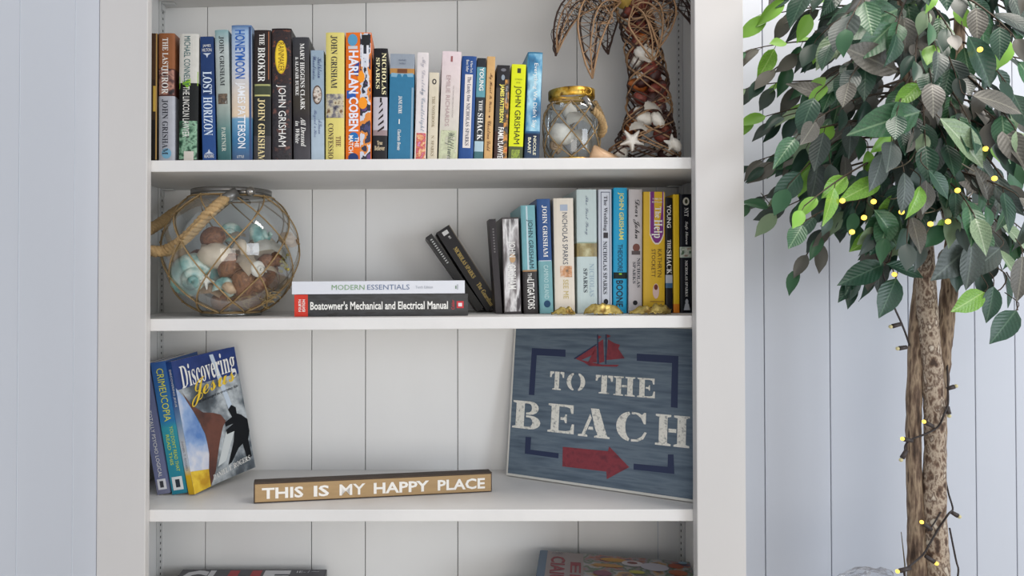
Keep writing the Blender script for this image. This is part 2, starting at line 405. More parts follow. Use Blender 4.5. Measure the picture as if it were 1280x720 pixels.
b1(339.5, 365, 36, [(36, (32, 24, 24)), (180, (40, 34, 36))], 'dark hardcover with a yellow oval above large white lettering', lean=-1,
   patches=[(38, 105, .03, .97, aDARK), (105, 200, .03, .97, art('dark_floral', [(20, 16, 20), (44, 38, 42), (24, 20, 26), (110, 70, 60)], 90)), (51, 93, .17, .78, (214, 178, 40), 'oval'), (53, 91, .22, .73, (240, 206, 60), 'oval')],
   texts=[('RAINMAKER', (120, 90, 30), 54, 90, .34, .64, 's'), ('JOHN GRISHAM', W, 107, 184, .22, .72, 's', 0)])
b1(366.5, 388, 47, [(47, (58, 58, 62)), (130, (62, 56, 48)), (150, (48, 44, 46)), (205, (78, 76, 80))], 'charcoal hardcover with two lines of white lettering', linear=True, lean=-2,
   texts=[('MARY HIGGINS CLARK', W, 55, 138, .46, .72, 'r'), ('& ALAFAIR BURKE', W, 72, 120, .16, .36, 'r'), ('All Dressed', W, 148, 184, .46, .76, 'i'), ('in White', W, 152, 180, .12, .38, 'i')])
b1(388.5, 405.5, 63, [(63, (148, 166, 180)), (150, (170, 186, 198))], 'short pale blue paperback with a small oval portrait', hard=False, lean=-1,
   patches=[(107, 131, .12, .86, (92, 76, 66), 'oval'), (109, 129, .18, .8, aPORT, 'oval')],
   texts=[('Kathleen', (70, 84, 120), 72, 98, .52, .86, 'c'), ('Woodiwiss', (70, 84, 120), 70, 100, .14, .44, 'c'), ('A Season', (92, 104, 140), 150, 168, .55, .85, 'c'), ('Beyond a Kiss', (92, 104, 140), 138, 172, .14, .46, 'c')])
b1(406.5, 430.5, 41, [(41, (218, 204, 118)), (200, (224, 208, 118))], 'yellow hardcover with black serif lettering and a picture band', lean=0,
   patches=[(118, 148, .02, .97, aPHOTO)],
   texts=[('JOHN GRISHAM', (44, 44, 56), 45, 111, .25, .62, 'r'), ('CONFESSION', (80, 60, 50), 155, 205, .14, .42, 'r'), ('THE', (120, 80, 60), 171, 184, .56, .82, 'r')], mottle=.04)
b1(431.5, 464.5, 41, [(41, (228, 112, 30)), (200, (230, 120, 24))], 'bright orange hardcover with a busy collage of dark blue and white', lean=0,
   patches=[(42, 207, .56, .97, aCOLL), (44, 60, .62, .95, (34, 34, 38)), (57, 84, .6, .9, (214, 214, 220), [(0, 0), (.3, 0), (.3, .4), (.7, .4), (.7, 0), (1, 0), (1, 1), (.7, 1), (.7, .6), (.3, .6), (.3, 1), (0, 1)]),
            (43, 58, .08, .46, (86, 150, 186), 'oval'), (58, 62, .1, .46, (200, 200, 204)), (90, 104, .46, .74, (240, 150, 34), 'oval'), (122, 137, .5, .84, (240, 150, 34), 'oval'),
            (78, 96, .3, .54, (44, 66, 140), [(0, .3), (1, 0), (.8, 1), (.1, .9)]), (166, 178, .12, .5, (36, 110, 176), 'oval'), (192, 204, .1, .5, (40, 60, 110), 'oval'), (114, 124, .04, .4, (40, 90, 170))],
   texts=[('HARLAN', (228, 230, 240), 64, 118, .12, .5, 's', .03), ('COBEN', (228, 230, 240), 122, 165, .12, .5, 's', .03), ('THE', W, 172, 185, .36, .52, 's', .02), ('MATCH', W, 170, 192, .12, .3, 's', .02)])
b1(465.5, 484, 61, [(61, (26, 24, 28)), (122, (190, 184, 190)), (163, (150, 130, 130)), (170, (38, 36, 38))], 'black hardcover with a striped lighthouse on its spine', lean=1,
   patches=[(128 + 7.5 * i, 136 + 7.5 * i, .42 - .02 * i, .66 + .03 * i, (40, 26, 26), [(0, .75), (1, 0), (1, .4), (0, 1)]) for i in range(5)] + [(123, 129, .48, .6, (30, 24, 26))],
   texts=[('NICHOLAS', (236, 226, 180), 67, 119, .6, .9, 'r'), ('SPARKS', (236, 226, 180), 73, 112, .18, .45, 'r'), ('True', (226, 206, 170), 177, 182, .3, .68, 'r', 0, H), ('Believer', (226, 206, 170), 183, 189, .12, .84, 'r', 0, H)])
b1(484.5, 516, 68, [(68, (146, 154, 164)), (86, (180, 130, 70)), (93, (52, 116, 150))], 'thick teal blue paperback with a grey head and orange strip', hard=False, lean=3,
   patches=[(92, 98, .05, .95, (126, 168, 190), [(0, 0), (1, 0), (1, .8), (.75, .8), (.7, .2), (.58, .2), (.5, .9), (.42, .2), (.3, .2), (.25, .9), (0, .8)]), (110, 205, .9, .98, (128, 160, 180)), (87, 92, .3, .7, (110, 66, 40))],
   texts=[('JANE EYRE', W, 121, 143, .36, .52, 'r'), ('I', W, 150.0, 156, .4, .44, 's', 0, H), ('Charlotte Bronte', W, 163, 189, .36, .5, 'i'), ('BARNES', (90, 100, 120), 75, 77, .35, .65, 's', 0, H), ('NOBLE', (90, 100, 120), 79, 81, .38, .62, 's', 0, H)])
b1(517.5, 532.5, 66, [(66, (220, 212, 210)), (166, (232, 226, 216))], 'whitish pink paperback with faint script and a flower motif', hard=False, lean=4,
   patches=[(167, 200, .1, .95, aFLOW)], texts=[('My Darling', (176, 172, 180), 72, 120, .3, .75, 'c'), ('by Candlelight', (150, 160, 172), 112, 165, .3, .8, 'c')])
b1(533.5, 546.5, 91, [(91, (212, 202, 180)), (200, (216, 206, 180))], 'short cream paperback, lowest head on top shelf', hard=False, lean=3,
   patches=[(99, 106, .3, .75, (60, 56, 56), 'oval'), (100.5, 104.5, .42, .63, (212, 202, 180), 'oval')],
   texts=[('THE NOTEBOOK', (150, 136, 110), 121, 160, .35, .65, 'r'), ('N. SPARKS', (150, 136, 110), 170, 196, .35, .65, 'r')])
b1(547.5, 572, 65, [(65, (222, 204, 206)), (160, (206, 200, 188)), (200, (196, 196, 160))], 'pale pink hardcover with a green meadow foot', linear=True, hard=False, lean=5.5,
   patches=[(164, 207, .06, .9, aMEAD), (71, 78, .45, .55, (150, 90, 90))],
   texts=[('EMILIE RICHARDS', (176, 150, 150), 95, 159, .26, .48, 's'), ('USA TODAY BESTSELLING AUTHOR', (150, 140, 140), 108, 148, .62, .68, 's'), ('Wildflower', (90, 96, 90), 166, 200, .3, .8, 'c')])
b1(572.5, 591.5, 71, [(71, (44, 78, 136)), (200, (62, 110, 170))], 'blue hardcover with a long white label down the spine', lean=5,
   patches=[(94, 186, .25, .78, (222, 214, 208))],
   texts=[('The Lucky One', (86, 86, 100), 97, 128, .36, .68, 'r'), ('NICHOLAS SPARKS', (86, 86, 100), 130, 183, .4, .66, 'r'), ('A New York', W, 77, 92, .58, .76, 's'), ('Best Seller', W, 76, 91, .3, .48, 's')])
b1(592, 604, 73, [(73, (44, 46, 50)), (84, (96, 150, 160)), (122, (52, 56, 60)), (177, (170, 194, 204)), (190, (70, 110, 116))], 'thin black and teal paperback with white capitals', hard=False, lean=4.5,
   texts=[('YOUNG', W, 85, 114, .3, .8, 's', .02), ('THE', W, 126, 140, .35, .75, 'r'), ('SHACK', W, 142, 176, .25, .85, 'r')])
b1(604.5, 615.5, 71, [(71, (204, 164, 110)), (200, (212, 168, 112))], 'thin tan book with brown handwriting', hard=False, lean=4.5,
   patches=[(145, 148, .4, .6, (80, 40, 30), 'oval')],
   texts=[('My Heart Is Yours', (90, 56, 40), 92, 141, .3, .75, 'c'), ('Christina Dodd', (90, 56, 40), 152, 190, .3, .75, 'c')])
b1(617, 634, 82, [(82, (44, 42, 44)), (110, (70, 66, 64)), (165, (70, 50, 46))], 'dark paperback with yellow lettering over a red foot, beside the neon one', hard=False, lean=4.5,
   patches=[(100, 203, .66, .98, aMIX), (86, 90, .3, .7, (110, 110, 116), 'oval'), (94, 101, .35, .62, (140, 150, 160), 'oval')],
   texts=[('JAMES PATTERSON', (236, 222, 110), 106, 154, .22, .62, 's', .03), ('FAMILY', W, 160, 180, .25, .68, 's', .02), ('LAWYER', W, 180, 202, .25, .68, 's', .02), ('THE WORLD', (200, 200, 200), 108, 130, .72, .86, 's')])
b1(635, 653.5, 81, [(81, (216, 222, 34)), (184, (84, 90, 60))], 'neon yellow paperback with tall black capitals', hard=False, lean=5, mottle=.03,
   patches=[(86, 92, .4, .65, (60, 60, 40)), (188, 204, .2, .8, art('lime_art', [(60, 60, 60), (150, 170, 60), (40, 40, 44)], 120))],
   texts=[('JOHN GRISHAM', (44, 44, 30), 108, 181, .2, .74, 's', 0), ('THE CONFESSION', (120, 124, 40), 99, 101, .25, .75, 's', 0, H), ('NOVEL', (120, 124, 40), 103, 105, .35, .65, 's', 0, H)])
b1(655, 674.5, 66, [(66, (52, 110, 140)), (80, (90, 160, 190)), (110, (28, 66, 104)), (165, (60, 110, 150)), (169, (28, 40, 66)), (200, (60, 76, 100))], 'shiny ocean blue hardcover at the right end, beside the netted jar', linear=True, lean=5,
   patches=[(68, 165, .06, .96, aSEA)],
   texts=[("Everything We Didn't Say", W, 80, 161, .38, .72, 's'), ('NICOLE', (230, 226, 200), 171, 195, .55, .75, 's', .02), ('BAART', (230, 226, 200), 173, 193, .2, .4, 's', .02)])

# ---- second shelf
G2 = 'books standing on the second shelf'
Y2 = .115
def b2(*a, **k): return book(*a[:3], S2, Y2, k.pop('depth', .16), *a[3:], group=G2, **k)
b2(630, 652, 272, [(272, (74, 68, 68)), (391, (58, 54, 56))], 'creased black and silver foil paperback with white capitals, leftmost upright fat one', hard=False, lean=-3, depth=.11,
   patches=[(274, 390, .04, .96, aSILV), (318, 329, .38, .74, (196, 160, 120), 'oval')],
   texts=[('JOHN', W, 302, 322, .26, .74, 's', .01), ('GRISHAM', W, 331, 362, .26, .74, 's', .01)])
b2(654.5, 673, 257, [(257, (120, 172, 178)), (339, (56, 52, 52))], 'light teal hardcover with charcoal lower third', lean=-4,
   patches=[(258, 338, .34, .46, (196, 216, 220)), (338, 340, 0, 1, (170, 130, 90))],
   texts=[('JOHN GRISHAM', (44, 66, 76), 275, 336, .36, .8, 's'), ('THE', W, 342, 350, .34, .6, 's'), ('LITIGATORS', W, 350, 387, .28, .78, 's', .015)])
b2(674.5, 692, 249, [(249, (52, 86, 138)), (326, (120, 168, 172))], 'blue topped hardcover with pale green foot and round badge', lean=-4,
   patches=[(376, 385, .3, .8, (34, 70, 100), 'oval'), (326, 327, .05, .95, (200, 210, 220))],
   texts=[('JOHN GRISHAM', W, 257, 322, .34, .72, 'r'), ('CAMINO ISLAND', (190, 216, 214), 332, 374, .36, .7, 's')])
b2(693.5, 719, 248, [(248, (226, 216, 200)), (391, (222, 216, 206))], 'cream hardcover with dark lettering and a small picture of a couple', lean=-2,
   patches=[(333, 347, .28, .88, art('couple_art', [(222, 200, 180), (200, 140, 90), (110, 90, 70)], 110)), (256, 264, .32, .7, (170, 180, 196))],
   texts=[('NICHOLAS SPARKS', (70, 80, 96), 266, 331, .42, .68, 's'), ('SEE ME', (196, 176, 110), 350, 374, .42, .68, 's')], mottle=.04)
b2(721.5, 747, 237, [(237, (192, 206, 204)), (304, (156, 140, 96)), (321, (196, 210, 208))], 'tall pale mint hardcover with an olive picture band', lean=-1,
   patches=[(304, 321, .02, .98, art('dune_art', [(196, 190, 150), (150, 134, 84), (110, 96, 60)], 40)), (303, 304.5, 0, 1, (150, 166, 150))],
   texts=[('The Last Song', (110, 120, 140), 245, 294, .38, .58, 'c'), ('NICHOLAS', (160, 180, 190), 330, 371, .6, .84, 'r'), ('SPARKS', (40, 48, 60), 336, 366, .3, .5, 'r')], mottle=.04)
b2(748, 765, 237, [(237, (206, 210, 218)), (391, (206, 210, 218))], 'white hardcover with a thin dark framed border', lean=0, mottle=.03,
   patches=[(240, 386, .16, .2, (70, 76, 100)), (240, 386, .82, .86, (70, 76, 100)), (240, 240.8, .16, .86, (70, 76, 100)), (291, 298, .35, .7, (60, 56, 60)), (374, 381, .35, .7, (30, 30, 36), 'oval')],
   texts=[('The Wedding', (60, 60, 70), 245, 289, .32, .66, 'r'), ('NICHOLAS SPARKS', (50, 54, 64), 302, 368, .32, .62, 'r')])
b2(766, 783.5, 235, [(235, (40, 158, 200)), (391, (48, 166, 206))], 'bright cyan hardcover with a black stripe below the middle', lean=1, mottle=.04,
   patches=[(341, 349, 0, 1, (24, 36, 34)), (342, 344, .4, .6, (140, 190, 60))],
   texts=[('JOHN GRISHAM', (216, 214, 120), 241, 300, .28, .74, 's', .02), ('THEODORE', (20, 60, 84), 306, 340, .3, .66, 's', .01), ('BOONE', (20, 44, 60), 351, 384, .18, .7, 's', .02)])
b2(785, 802.5, 237, [(237, (196, 190, 190)), (391, (204, 204, 206))], 'pale grey hardcover with handwritten black title and a small brown picture', lean=1, mottle=.04,
   patches=[(305, 315, .28, .82, (120, 76, 66), 'oval'), (314, 319, .2, .84, (90, 80, 80)), (376, 382, .3, .65, (30, 30, 36), 'oval')],
   texts=[('Dear John', (30, 30, 34), 250, 299, .3, .8, 'c'), ('NICHOLAS', (50, 54, 64), 323, 360, .6, .84, 'r'), ('SPARKS', (50, 54, 64), 328, 355, .28, .5, 'r')])
b2(803.5, 831, 240, [(240, (216, 176, 50)), (391, (214, 174, 54))], 'mustard yellow hardcover with a purple plaque at the head', lean=1, mottle=.04,
   patches=[(240, 300, .27, .95, (232, 220, 200), [(0, 0), (1, 0), (1, .9), (.9, .98), (.78, 1.05), (.62, 1.1), (.38, 1.1), (.22, 1.05), (.1, .98), (0, .9)]), (240, 300, .3, .92, (122, 52, 128), [(0, 0), (1, 0), (1, .87), (.89, .95), (.77, 1.02), (.62, 1.07), (.38, 1.07), (.23, 1.02), (.11, .95), (0, .87)]),
            (355, 374, .42, .72, (214, 186, 176), 'oval'), (356, 363, .48, .66, (110, 50, 44), 'oval'), (377, 378, .3, .95, (150, 110, 50))],
   texts=[('The', W, 259, 273, .52, .8, 'r'), ('Help', W, 275, 298, .36, .86, 'r'), ('NUMBER ONE', W, 248, 250, .4, .84, 's', 0, H), ('BESTSELLER', W, 252, 254, .38, .86, 's', 0, H), ('KATHRYN', (100, 76, 40), 312, 347, .64, .84, 's'), ('STOCKETT', (100, 76, 40), 312, 347, .36, .54, 's')])
b2(831.8, 841, 247, [(247, (20, 20, 24)), (344, (170, 176, 186)), (354, (60, 96, 130)), (360, (22, 22, 28))], 'thin black paperback with white capitals wedged between two yellow books', hard=False, lean=0,
   texts=[('YOUNG', W, 256, 285, .2, .8, 's', .01), ('THE', W, 300, 312, .25, .75, 'r'), ('SHACK', W, 313, 343, .15, .85, 'r')])
b2(841.5, 849.5, 243, [(243, (226, 186, 36)), (380, (222, 130, 34))], 'thin plain yellow paperback second from the right end of the second shelf', hard=False, lean=0, mottle=.04)
b2(850, 865.3, 243, [(243, (16, 18, 26)), (309, (186, 196, 180)), (322, (16, 18, 26))], 'black hardcover with a white round emblem at the far right end of second shelf', lean=-.5,
   patches=[(247, 257, .25, .8, (210, 206, 190), 'oval'), (249, 255, .4, .66, (60, 60, 40), 'oval'), (310, 321, .05, .95, art('couple_green', [(60, 90, 60), (200, 205, 190), (120, 80, 50)], 120)), (374, 381, .38, .64, (190, 192, 196), 'oval'), (380, 388, .25, .78, (190, 192, 196), [(.2, 0), (.8, 0), (1, 1), (0, 1)])],
   texts=[('Safe Haven', W, 277, 306, .38, .66, 'i'), ('NICHOLAS SPARKS', W, 326, 371, .38, .6, 'r'), ('NYT', W, 260, 271, .35, .7, 'r')])
# two dark books leaning on the black paperback, resting at an angle
def tilted(px_b, py_b, px_t, py_t, wpx, Y, depth, col, label, texts=(), patches=(), face=None):
    """book leaning to the left: foot corner (left) at px_b, head corner (left) at px_t, spine width wpx pixels"""
    b = at(px_b, py_b, Y); t = at(px_t, py_t, Y); v = t - b; ht = v.length; ang = math.atan2(v.x, v.z)
    wd = wpx / F * (Y + D)
    r = root('book', (b.x, Y, b.z), label, 'book', G2, (0, ang, 0))
    bm = bmesh.new()
    box(bm, 0, .0006, 0, depth, 0, ht); box(bm, wd - .0006, wd, 0, depth, 0, ht); box(bm, .0006, wd - .0006, 0, .0008, 0, ht)
    finish('cover', bm, bands_mat('jacket', [(0, col), (1, col)], mottle=.2), r)
    boxo('pages', (.0007, wd - .0007, .001, depth - .0006, .0004, ht - .0004), M_PAGES, r)
    for u0, u1, v0, v1, m in patches:
        raw('printed_panel', [(wd * u0, -.0003, ht * (1 - v1)), (wd * u1, -.0003, ht * (1 - v1)), (wd * u1, -.0003, ht * (1 - v0)), (wd * u0, -.0003, ht * (1 - v0))], [(0, 1, 2, 3)], flat(m), r)
    for s, c, v0, v1, u0, u1, sty in texts:
        letter_mesh('lettering', s, flat(c, .4), lambda a, bb: (wd * (u0 + (u1 - u0) * bb), -.0006, ht * (1 - (v0 + (v1 - v0) * a))), r, sty)
    return r
Yt = .184
def zsy(px, Y, S=None):
    S = S or S2; x = at(px, 348, Y).x; return proj((x, Y, S.z(x)))[1]
tilted(609, zsy(609, Yt) - 1, 545.5, 291, 19, Yt, .10, (32, 30, 32), 'black paperback with gold lettering, leaning left in the middle of second shelf',
       [('NICHOLAS SPARKS', (206, 178, 96), .24, .62, .36, .64, 'r'), ('The Guardian', (206, 178, 96), .69, .97, .36, .66, 'r'), ('#1', W, .1, .13, .5, .66, 's')],
       [(.3, .7, .03, .075, (206, 204, 200)), (.95, 1, 0, 1, (120, 110, 96))])
tilted(597, zsy(597, Yt) - 1, 532, 297, 9, Yt + .004, .10, (44, 43, 42), 'thin dark paperback leaning furthest left under the gold lettered one',
       [], [(.35, .65, .05 + .028 * i, .062 + .028 * i, (190, 190, 186)) for i in range(12)])
tilted(620, zsy(620, Y2) - .6, 611.5, 274, 8, Y2 + .006, .055, (52, 48, 50), 'thin dark grey paperback tipped against the foil one',
       [], [(.38, .62, .1 + .03 * i, .115 + .03 * i, (120, 116, 116)) for i in range(9)])

# ---- lying books
def lying(x0, x1, ytop, ybot, Y, depth, z0, col, label, hard=False, pages=None, yaw=0, S=S2):
    a = at(x0, ybot, Y); b = at(x1, ytop, Y); wd = b.x - a.x; th = b.z - z0
    r = root('book', (a.x, Y, z0), label, 'book', 'books lying in a pile on the second shelf', (0, -math.atan(S.k), yaw))
    bm = bmesh.new(); t = .0012
    box(bm, 0, wd, 0, depth, 0, t); box(bm, 0, wd, 0, depth, th - t, th); box(bm, 0, wd, 0, .0012, t, th - t)
    finish('cover', bm, col, r)
    boxo('pages', (.001, wd - .001, .0014, depth - .001, t + .0002, th - t - .0002), M_PAGESW, r)
    return r, wd, th
Yl = .065
zl = S2.z(at(368, 348, Yl).x) + .0006
ml = art('manual_cover', [(8, 8, 10), (22, 24, 27), (38, 40, 44), (12, 12, 14)], 24, rough=.4, stretch=(1, 1, 4))
r1, w1, t1 = lying(368, 585, 368.5, 397, Yl, .115, zl, ml, 'thick black manual with white lettering and red spine end, lying under the white one')
def lp(wd, th, e=.0003):
    return lambda u, v: (wd * u, -e, th * v)
def panel(par, wd, th, u0, u1, v0, v1, m, e, nm='printed_panel'):
    raw(nm, [(wd * u0, -e, th * v0), (wd * u1, -e, th * v0), (wd * u1, -e, th * v1), (wd * u0, -e, th * v1)], [(0, 1, 2, 3)], m if not isinstance(m, tuple) else flat(m, .35), par)
def word(par, wd, th, s, c, u0, u1, v0, v1, sty='s', bold=0, vert=False, e=.0006):
    if vert: fn = lambda a, b: (wd * (u1 - (u1 - u0) * b), -e, th * (v0 + (v1 - v0) * a))
    else: fn = lambda a, b: (wd * (u0 + (u1 - u0) * a), -e, th * (v0 + (v1 - v0) * b))
    letter_mesh('lettering', s, flat(c, .4), fn, par, sty, bold)
panel(r1, w1, t1, 0, .078, .0, 1, (204, 52, 34), .0003)
panel(r1, w1, t1, .935, .975, .34, .66, (196, 40, 50), .0003)
panel(r1, w1, t1, .944, .966, .42, .58, (226, 216, 216), .0005)
word(r1, w1, t1, "Boatowner's Mechanical and Electrical Manual", W, .092, .885, .30, .68, bold=.02)
word(r1, w1, t1, 'FOURTH', W, .024, .040, .22, .78, vert=True, bold=.02)
word(r1, w1, t1, 'EDITION', W, .046, .062, .22, .78, vert=True, bold=.02)
word(r1, w1, t1, 'Calder', (214, 50, 60), .905, .922, .28, .72, vert=True)
zl2 = zl + t1 + .0008
r2, w2, t2 = lying(365, 581, 352, 368, Yl, .115, zl2, mat('white_laminate', (214, 216, 222), .35), 'white spined book with green and blue lettering lying on the black manual')
word(r2, w2, t2, 'MODERN', (118, 156, 112), .23, .42, .32, .72)
word(r2, w2, t2, 'ESSENTIALS', (98, 116, 146), .436, .68, .32, .72)
word(r2, w2, t2, 'Tenth Edition', (150, 156, 166), .715, .815, .4, .6)
panel(r2, w2, t2, .945, .952, .35, .6, (110, 130, 110), .0004); panel(r2, w2, t2, .955, .962, .3, .7, (170, 175, 180), .0004)

# ------------------------------------------------------------------ three leaning books, third shelf
G3 = 'paperbacks leaning at the left of the third shelf'
def slab_book(pb, wd, ht, depth, ang, yaw, label, m, curve=0.0):
    r = root('book', pb, label, 'book', G3, (0, 0, 0))
    r.matrix_world = Matrix.Translation(pb) @ Matrix.Rotation(ang, 4, 'Y') @ Matrix.Rotation(yaw, 4, 'Z')
    bm = bmesh.new(); n = 10
    fx = lambda y: curve * (y / depth) ** 2
    def shell(x, t):
        a = []
        for i in range(n + 1):
            y = depth * i / n
            a.append([bm.verts.new((x + fx(y), y, 0)), bm.verts.new((x + fx(y), y, ht)), bm.verts.new((x + t + fx(y), y, ht)), bm.verts.new((x + t + fx(y), y, 0))])
        for p, q in zip(a, a[1:]):
            for k in range(4): bm.faces.new((p[k], p[(k + 1) % 4], q[(k + 1) % 4], q[k]))
        bm.faces.new(a[0]); bm.faces.new(a[-1])
    shell(0, .0006); shell(wd - .0006, .0006); box(bm, .0006, wd - .0006, 0, .0008, 0, ht)
    finish('cover', bm, m, r)
    bm = bmesh.new(); a = []
    for i in range(n + 1):
        y = .001 + (depth - .002) * i / n
        a.append([bm.verts.new((.0007 + fx(y), y, .0004)), bm.verts.new((.0007 + fx(y), y, ht - .0004)), bm.verts.new((wd - .0007 + fx(y), y, ht - .0004)), bm.verts.new((wd - .0007 + fx(y), y, .0004))])
    for p, q in zip(a, a[1:]):
        for k in range(4): bm.faces.new((p[k], p[(k + 1) % 4], q[(k + 1) % 4], q[k]))
    bm.faces.new(a[0]); bm.faces.new(a[-1])
    finish('pages', bm, M_PAGESW, r)
    return r, fx
z3 = lambda x: S3.z(x) + .0006
def floor3(px, py): return on_z(px, py, S3.z(at(px, py, .1).x) + .0006)
p1 = floor3(196.8, 618.5); p2 = floor3(215.5, 618.5); p3 = floor3(236, 618.5)
def height_to(p, px, py, yaw=0):
    q = at(px, py, p.y); return (q - p).length, math.atan2(q.x - p.x, q.z - p.z)
W1 = (16) / F * (p1.y + D)
h1, a1 = height_to(p1, 169.5, 457); h2, a2 = height_to(p2, 188, 454); h3, a3 = height_to(p3, 207, 453)
rb, _ = slab_book(p1, W1, h1, .15, a1, -.12, 'lavender grey paperback with white lettering, half hidden behind the stile', bands_mat('jacket', [(0, (110, 116, 150)), (.9, (120, 122, 146))], mottle=.05))
def spine_words(r, wd, ht, items, e=.0005):
    for s, c, v0, v1, u0, u1, sty in items:
        letter_mesh('lettering', s, flat(c, .4), lambda a, b: (wd * (u0 + (u1 - u0) * b), -e, ht * (1 - (v0 + (v1 - v0) * a))), r, sty)
def spine_panel(r, wd, ht, u0, u1, v0, v1, m, e=.0003):
    raw('printed_panel', [(wd * u0, -e, ht * (1 - v1)), (wd * u1, -e, ht * (1 - v1)), (wd * u1, -e, ht * (1 - v0)), (wd * u0, -e, ht * (1 - v0))], [(0, 1, 2, 3)], m if not isinstance(m, tuple) else flat(m), r)
spine_words(rb, W1, h1, [('CRIMEUCOPIA - TOTALLY PSYCHO LOGICAL', W, .06, .87, .36, .66, 's')])
spine_panel(rb, W1, h1, .16, .86, .885, .965, (216, 216, 220)); spine_panel(rb, W1, h1, .35, .65, .9, .95, (60, 60, 66), .0005)
W2 = 19 / F * (p2.y + D)
rb, _ = slab_book(p2, W2, h2, .15, a2, -.10, 'bright blue and teal paperback with yellow lettering, middle of the three leaning ones', bands_mat('jacket', [(0, (58, 96, 158)), (.45, (50, 120, 170)), (.5, (56, 150, 165)), (1, (40, 124, 144))], True))
spine_words(rb, W2, h2, [('CRIMEUCOPIA', (222, 220, 70), .05, .45, .3, .78, 's'), ("YOU DON'T READ THAT", (200, 214, 60), .49, .83, .56, .8, 's'), ('READ THIS', (200, 214, 60), .55, .78, .22, .44, 's')])
spine_panel(rb, W2, h2, .14, .84, .87, .97, (210, 214, 214)); spine_panel(rb, W2, h2, .35, .65, .89, .95, (40, 50, 60), .0005)
W3 = 8.5 / F * (p3.y + D); D3 = .16
rj, fx = slab_book(p3, W3, h3 * 1.0, D3, a3, -.40, 'blue and grey paperback with a figure on its front cover facing the room', bands_mat('jacket', [(0, (30, 62, 124)), (.3, (60, 96, 150)), (.45, (120, 150, 184)), (.62, (196, 200, 206)), (.78, (196, 204, 214)), (.86, (222, 178, 40)), (1, (200, 160, 34))], True, mottle=.05), curve=.022)
H3 = h3
def cov(a, b, e=.0004):     # a: 0 at the spine .. 1 at the fore edge, b: 0 top .. 1 bottom, on the front cover
    y = D3 * a; return (W3 + fx(y) + e, y, H3 * (1 - b))
def cpoly(name, pts, m, e):
    # subdivide along the curve by slicing into strips
    bm = bmesh.new(); vs = [bm.verts.new((p[0], p[1], 0)) for p in pts]; bm.faces.new(vs); bm.normal_update()
    bmesh.ops.triangulate(bm, faces=bm.faces[:])
    for k in range(1, 12):
        bmesh.ops.bisect_plane(bm, geom=bm.verts[:] + bm.edges[:] + bm.faces[:], plane_co=(k / 12, 0, 0), plane_no=(1, 0, 0))
    for v in bm.verts: v.co = Vector(cov(v.co.x, v.co.y, e))
    me = bpy.data.meshes.new(name); bm.to_mesh(me); bm.free(); me.materials.append(m if not isinstance(m, tuple) else flat(m, .35))
    o = bpy.data.objects.new(name, me); COL.objects.link(o); o.parent = rj
cpoly('sky_print', [(.0, .0), (1, 0), (1, .27), (0, .22)], art('cover_blue', [(22, 44, 100), (34, 60, 124), (20, 36, 84)], 12, rough=.35), .0003)
cpoly('cloud_print', [(0, .22), (1, .22), (1, 1), (0, 1)], art('cover_clouds', [(40, 46, 52), (90, 98, 104), (190, 196, 198), (110, 118, 122)], 16, rough=.35, detail=6), .00035)
cpoly('day_sky_print', [(0, .2), (.12, .30), (.22, .42), (.33, .60), (.36, .8), (.30, .88), (0, .84)], art('cover_day', [(90, 130, 190), (150, 176, 214), (220, 220, 226), (196, 200, 220)], 14, rough=.35), .0006)
cpoly('yellow_field_print', [(0, .83), (.31, .87), (.28, 1), (0, 1)], art('cover_field', [(220, 176, 40), (236, 200, 60), (200, 150, 30)], 30, rough=.35), .0008)
cpoly('curtain_print', [(.08, .24), (.20, .36), (.36, .44), (.52, .47), (.62, .50), (.68, .56), (.62, .60), (.55, .68), (.48, .78), (.40, .90), (.28, 1), (.29, .88), (.34, .76), (.34, .62), (.27, .48), (.16, .35)], art('cover_curtain', [(70, 42, 36), (110, 66, 52), (84, 50, 42)], 20, rough=.35), .001)
cpoly('light_beam_print', [(.60, .02), (.66, .02), (.83, .50), (.76, .50)], (196, 208, 220), .0011)
cpoly('path_print', [(.66, .64), (.78, .66), (.58, .86), (.44, .88)], (206, 210, 208), .0011)
for pts in ([(.74, .48), (.80, .45), (.86, .48), (.86, .53), (.92, .55), (1, .60), (1, .70), (.96, .76), (.97, .90), (.90, .92), (.87, .78), (.80, .80), (.66, .89), (.60, .90), (.74, .74), (.78, .66), (.66, .665), (.66, .63), (.78, .60), (.66, .605), (.66, .57), (.78, .545)],):
    cpoly('figure_print', pts, (18, 20, 24), .0013)
def cword(s, c, a0, a1, b0, b1, sty, bold=0, skew=0, e=.0015, nm='lettering'):
    vs, fs, asp = glyphs(s, sty, bold)
    raw(nm, [cov(a0 + (a1 - a0) * u, b1 + (b0 - b1) * v + skew * u, e) for u, v in vs], fs, flat(c, .4), rj)
cword('Discovering', W, .10, .96, .05, .27, 'r', skew=-.03)
cword('Jesus', (232, 196, 60), .20, .92, .19, .38, 'c', skew=-.06, e=.0018)
cword('finding the gospel in everyday life', (30, 34, 40), .2, .95, .345, .37, 'r', skew=-.04)
cword('DANIEL T. ROGERS', W, .34, .94, .925, .965, 'r', skew=-.04)
spine_words(rj, W3, H3, [('DISCOVERING JESUS', W, .06, .34, .3, .75, 's')])
spine_words(rj, W3, H3, [('DANIEL T. ROGERS', (120, 110, 120), .6, .82, .35, .7, 's')])

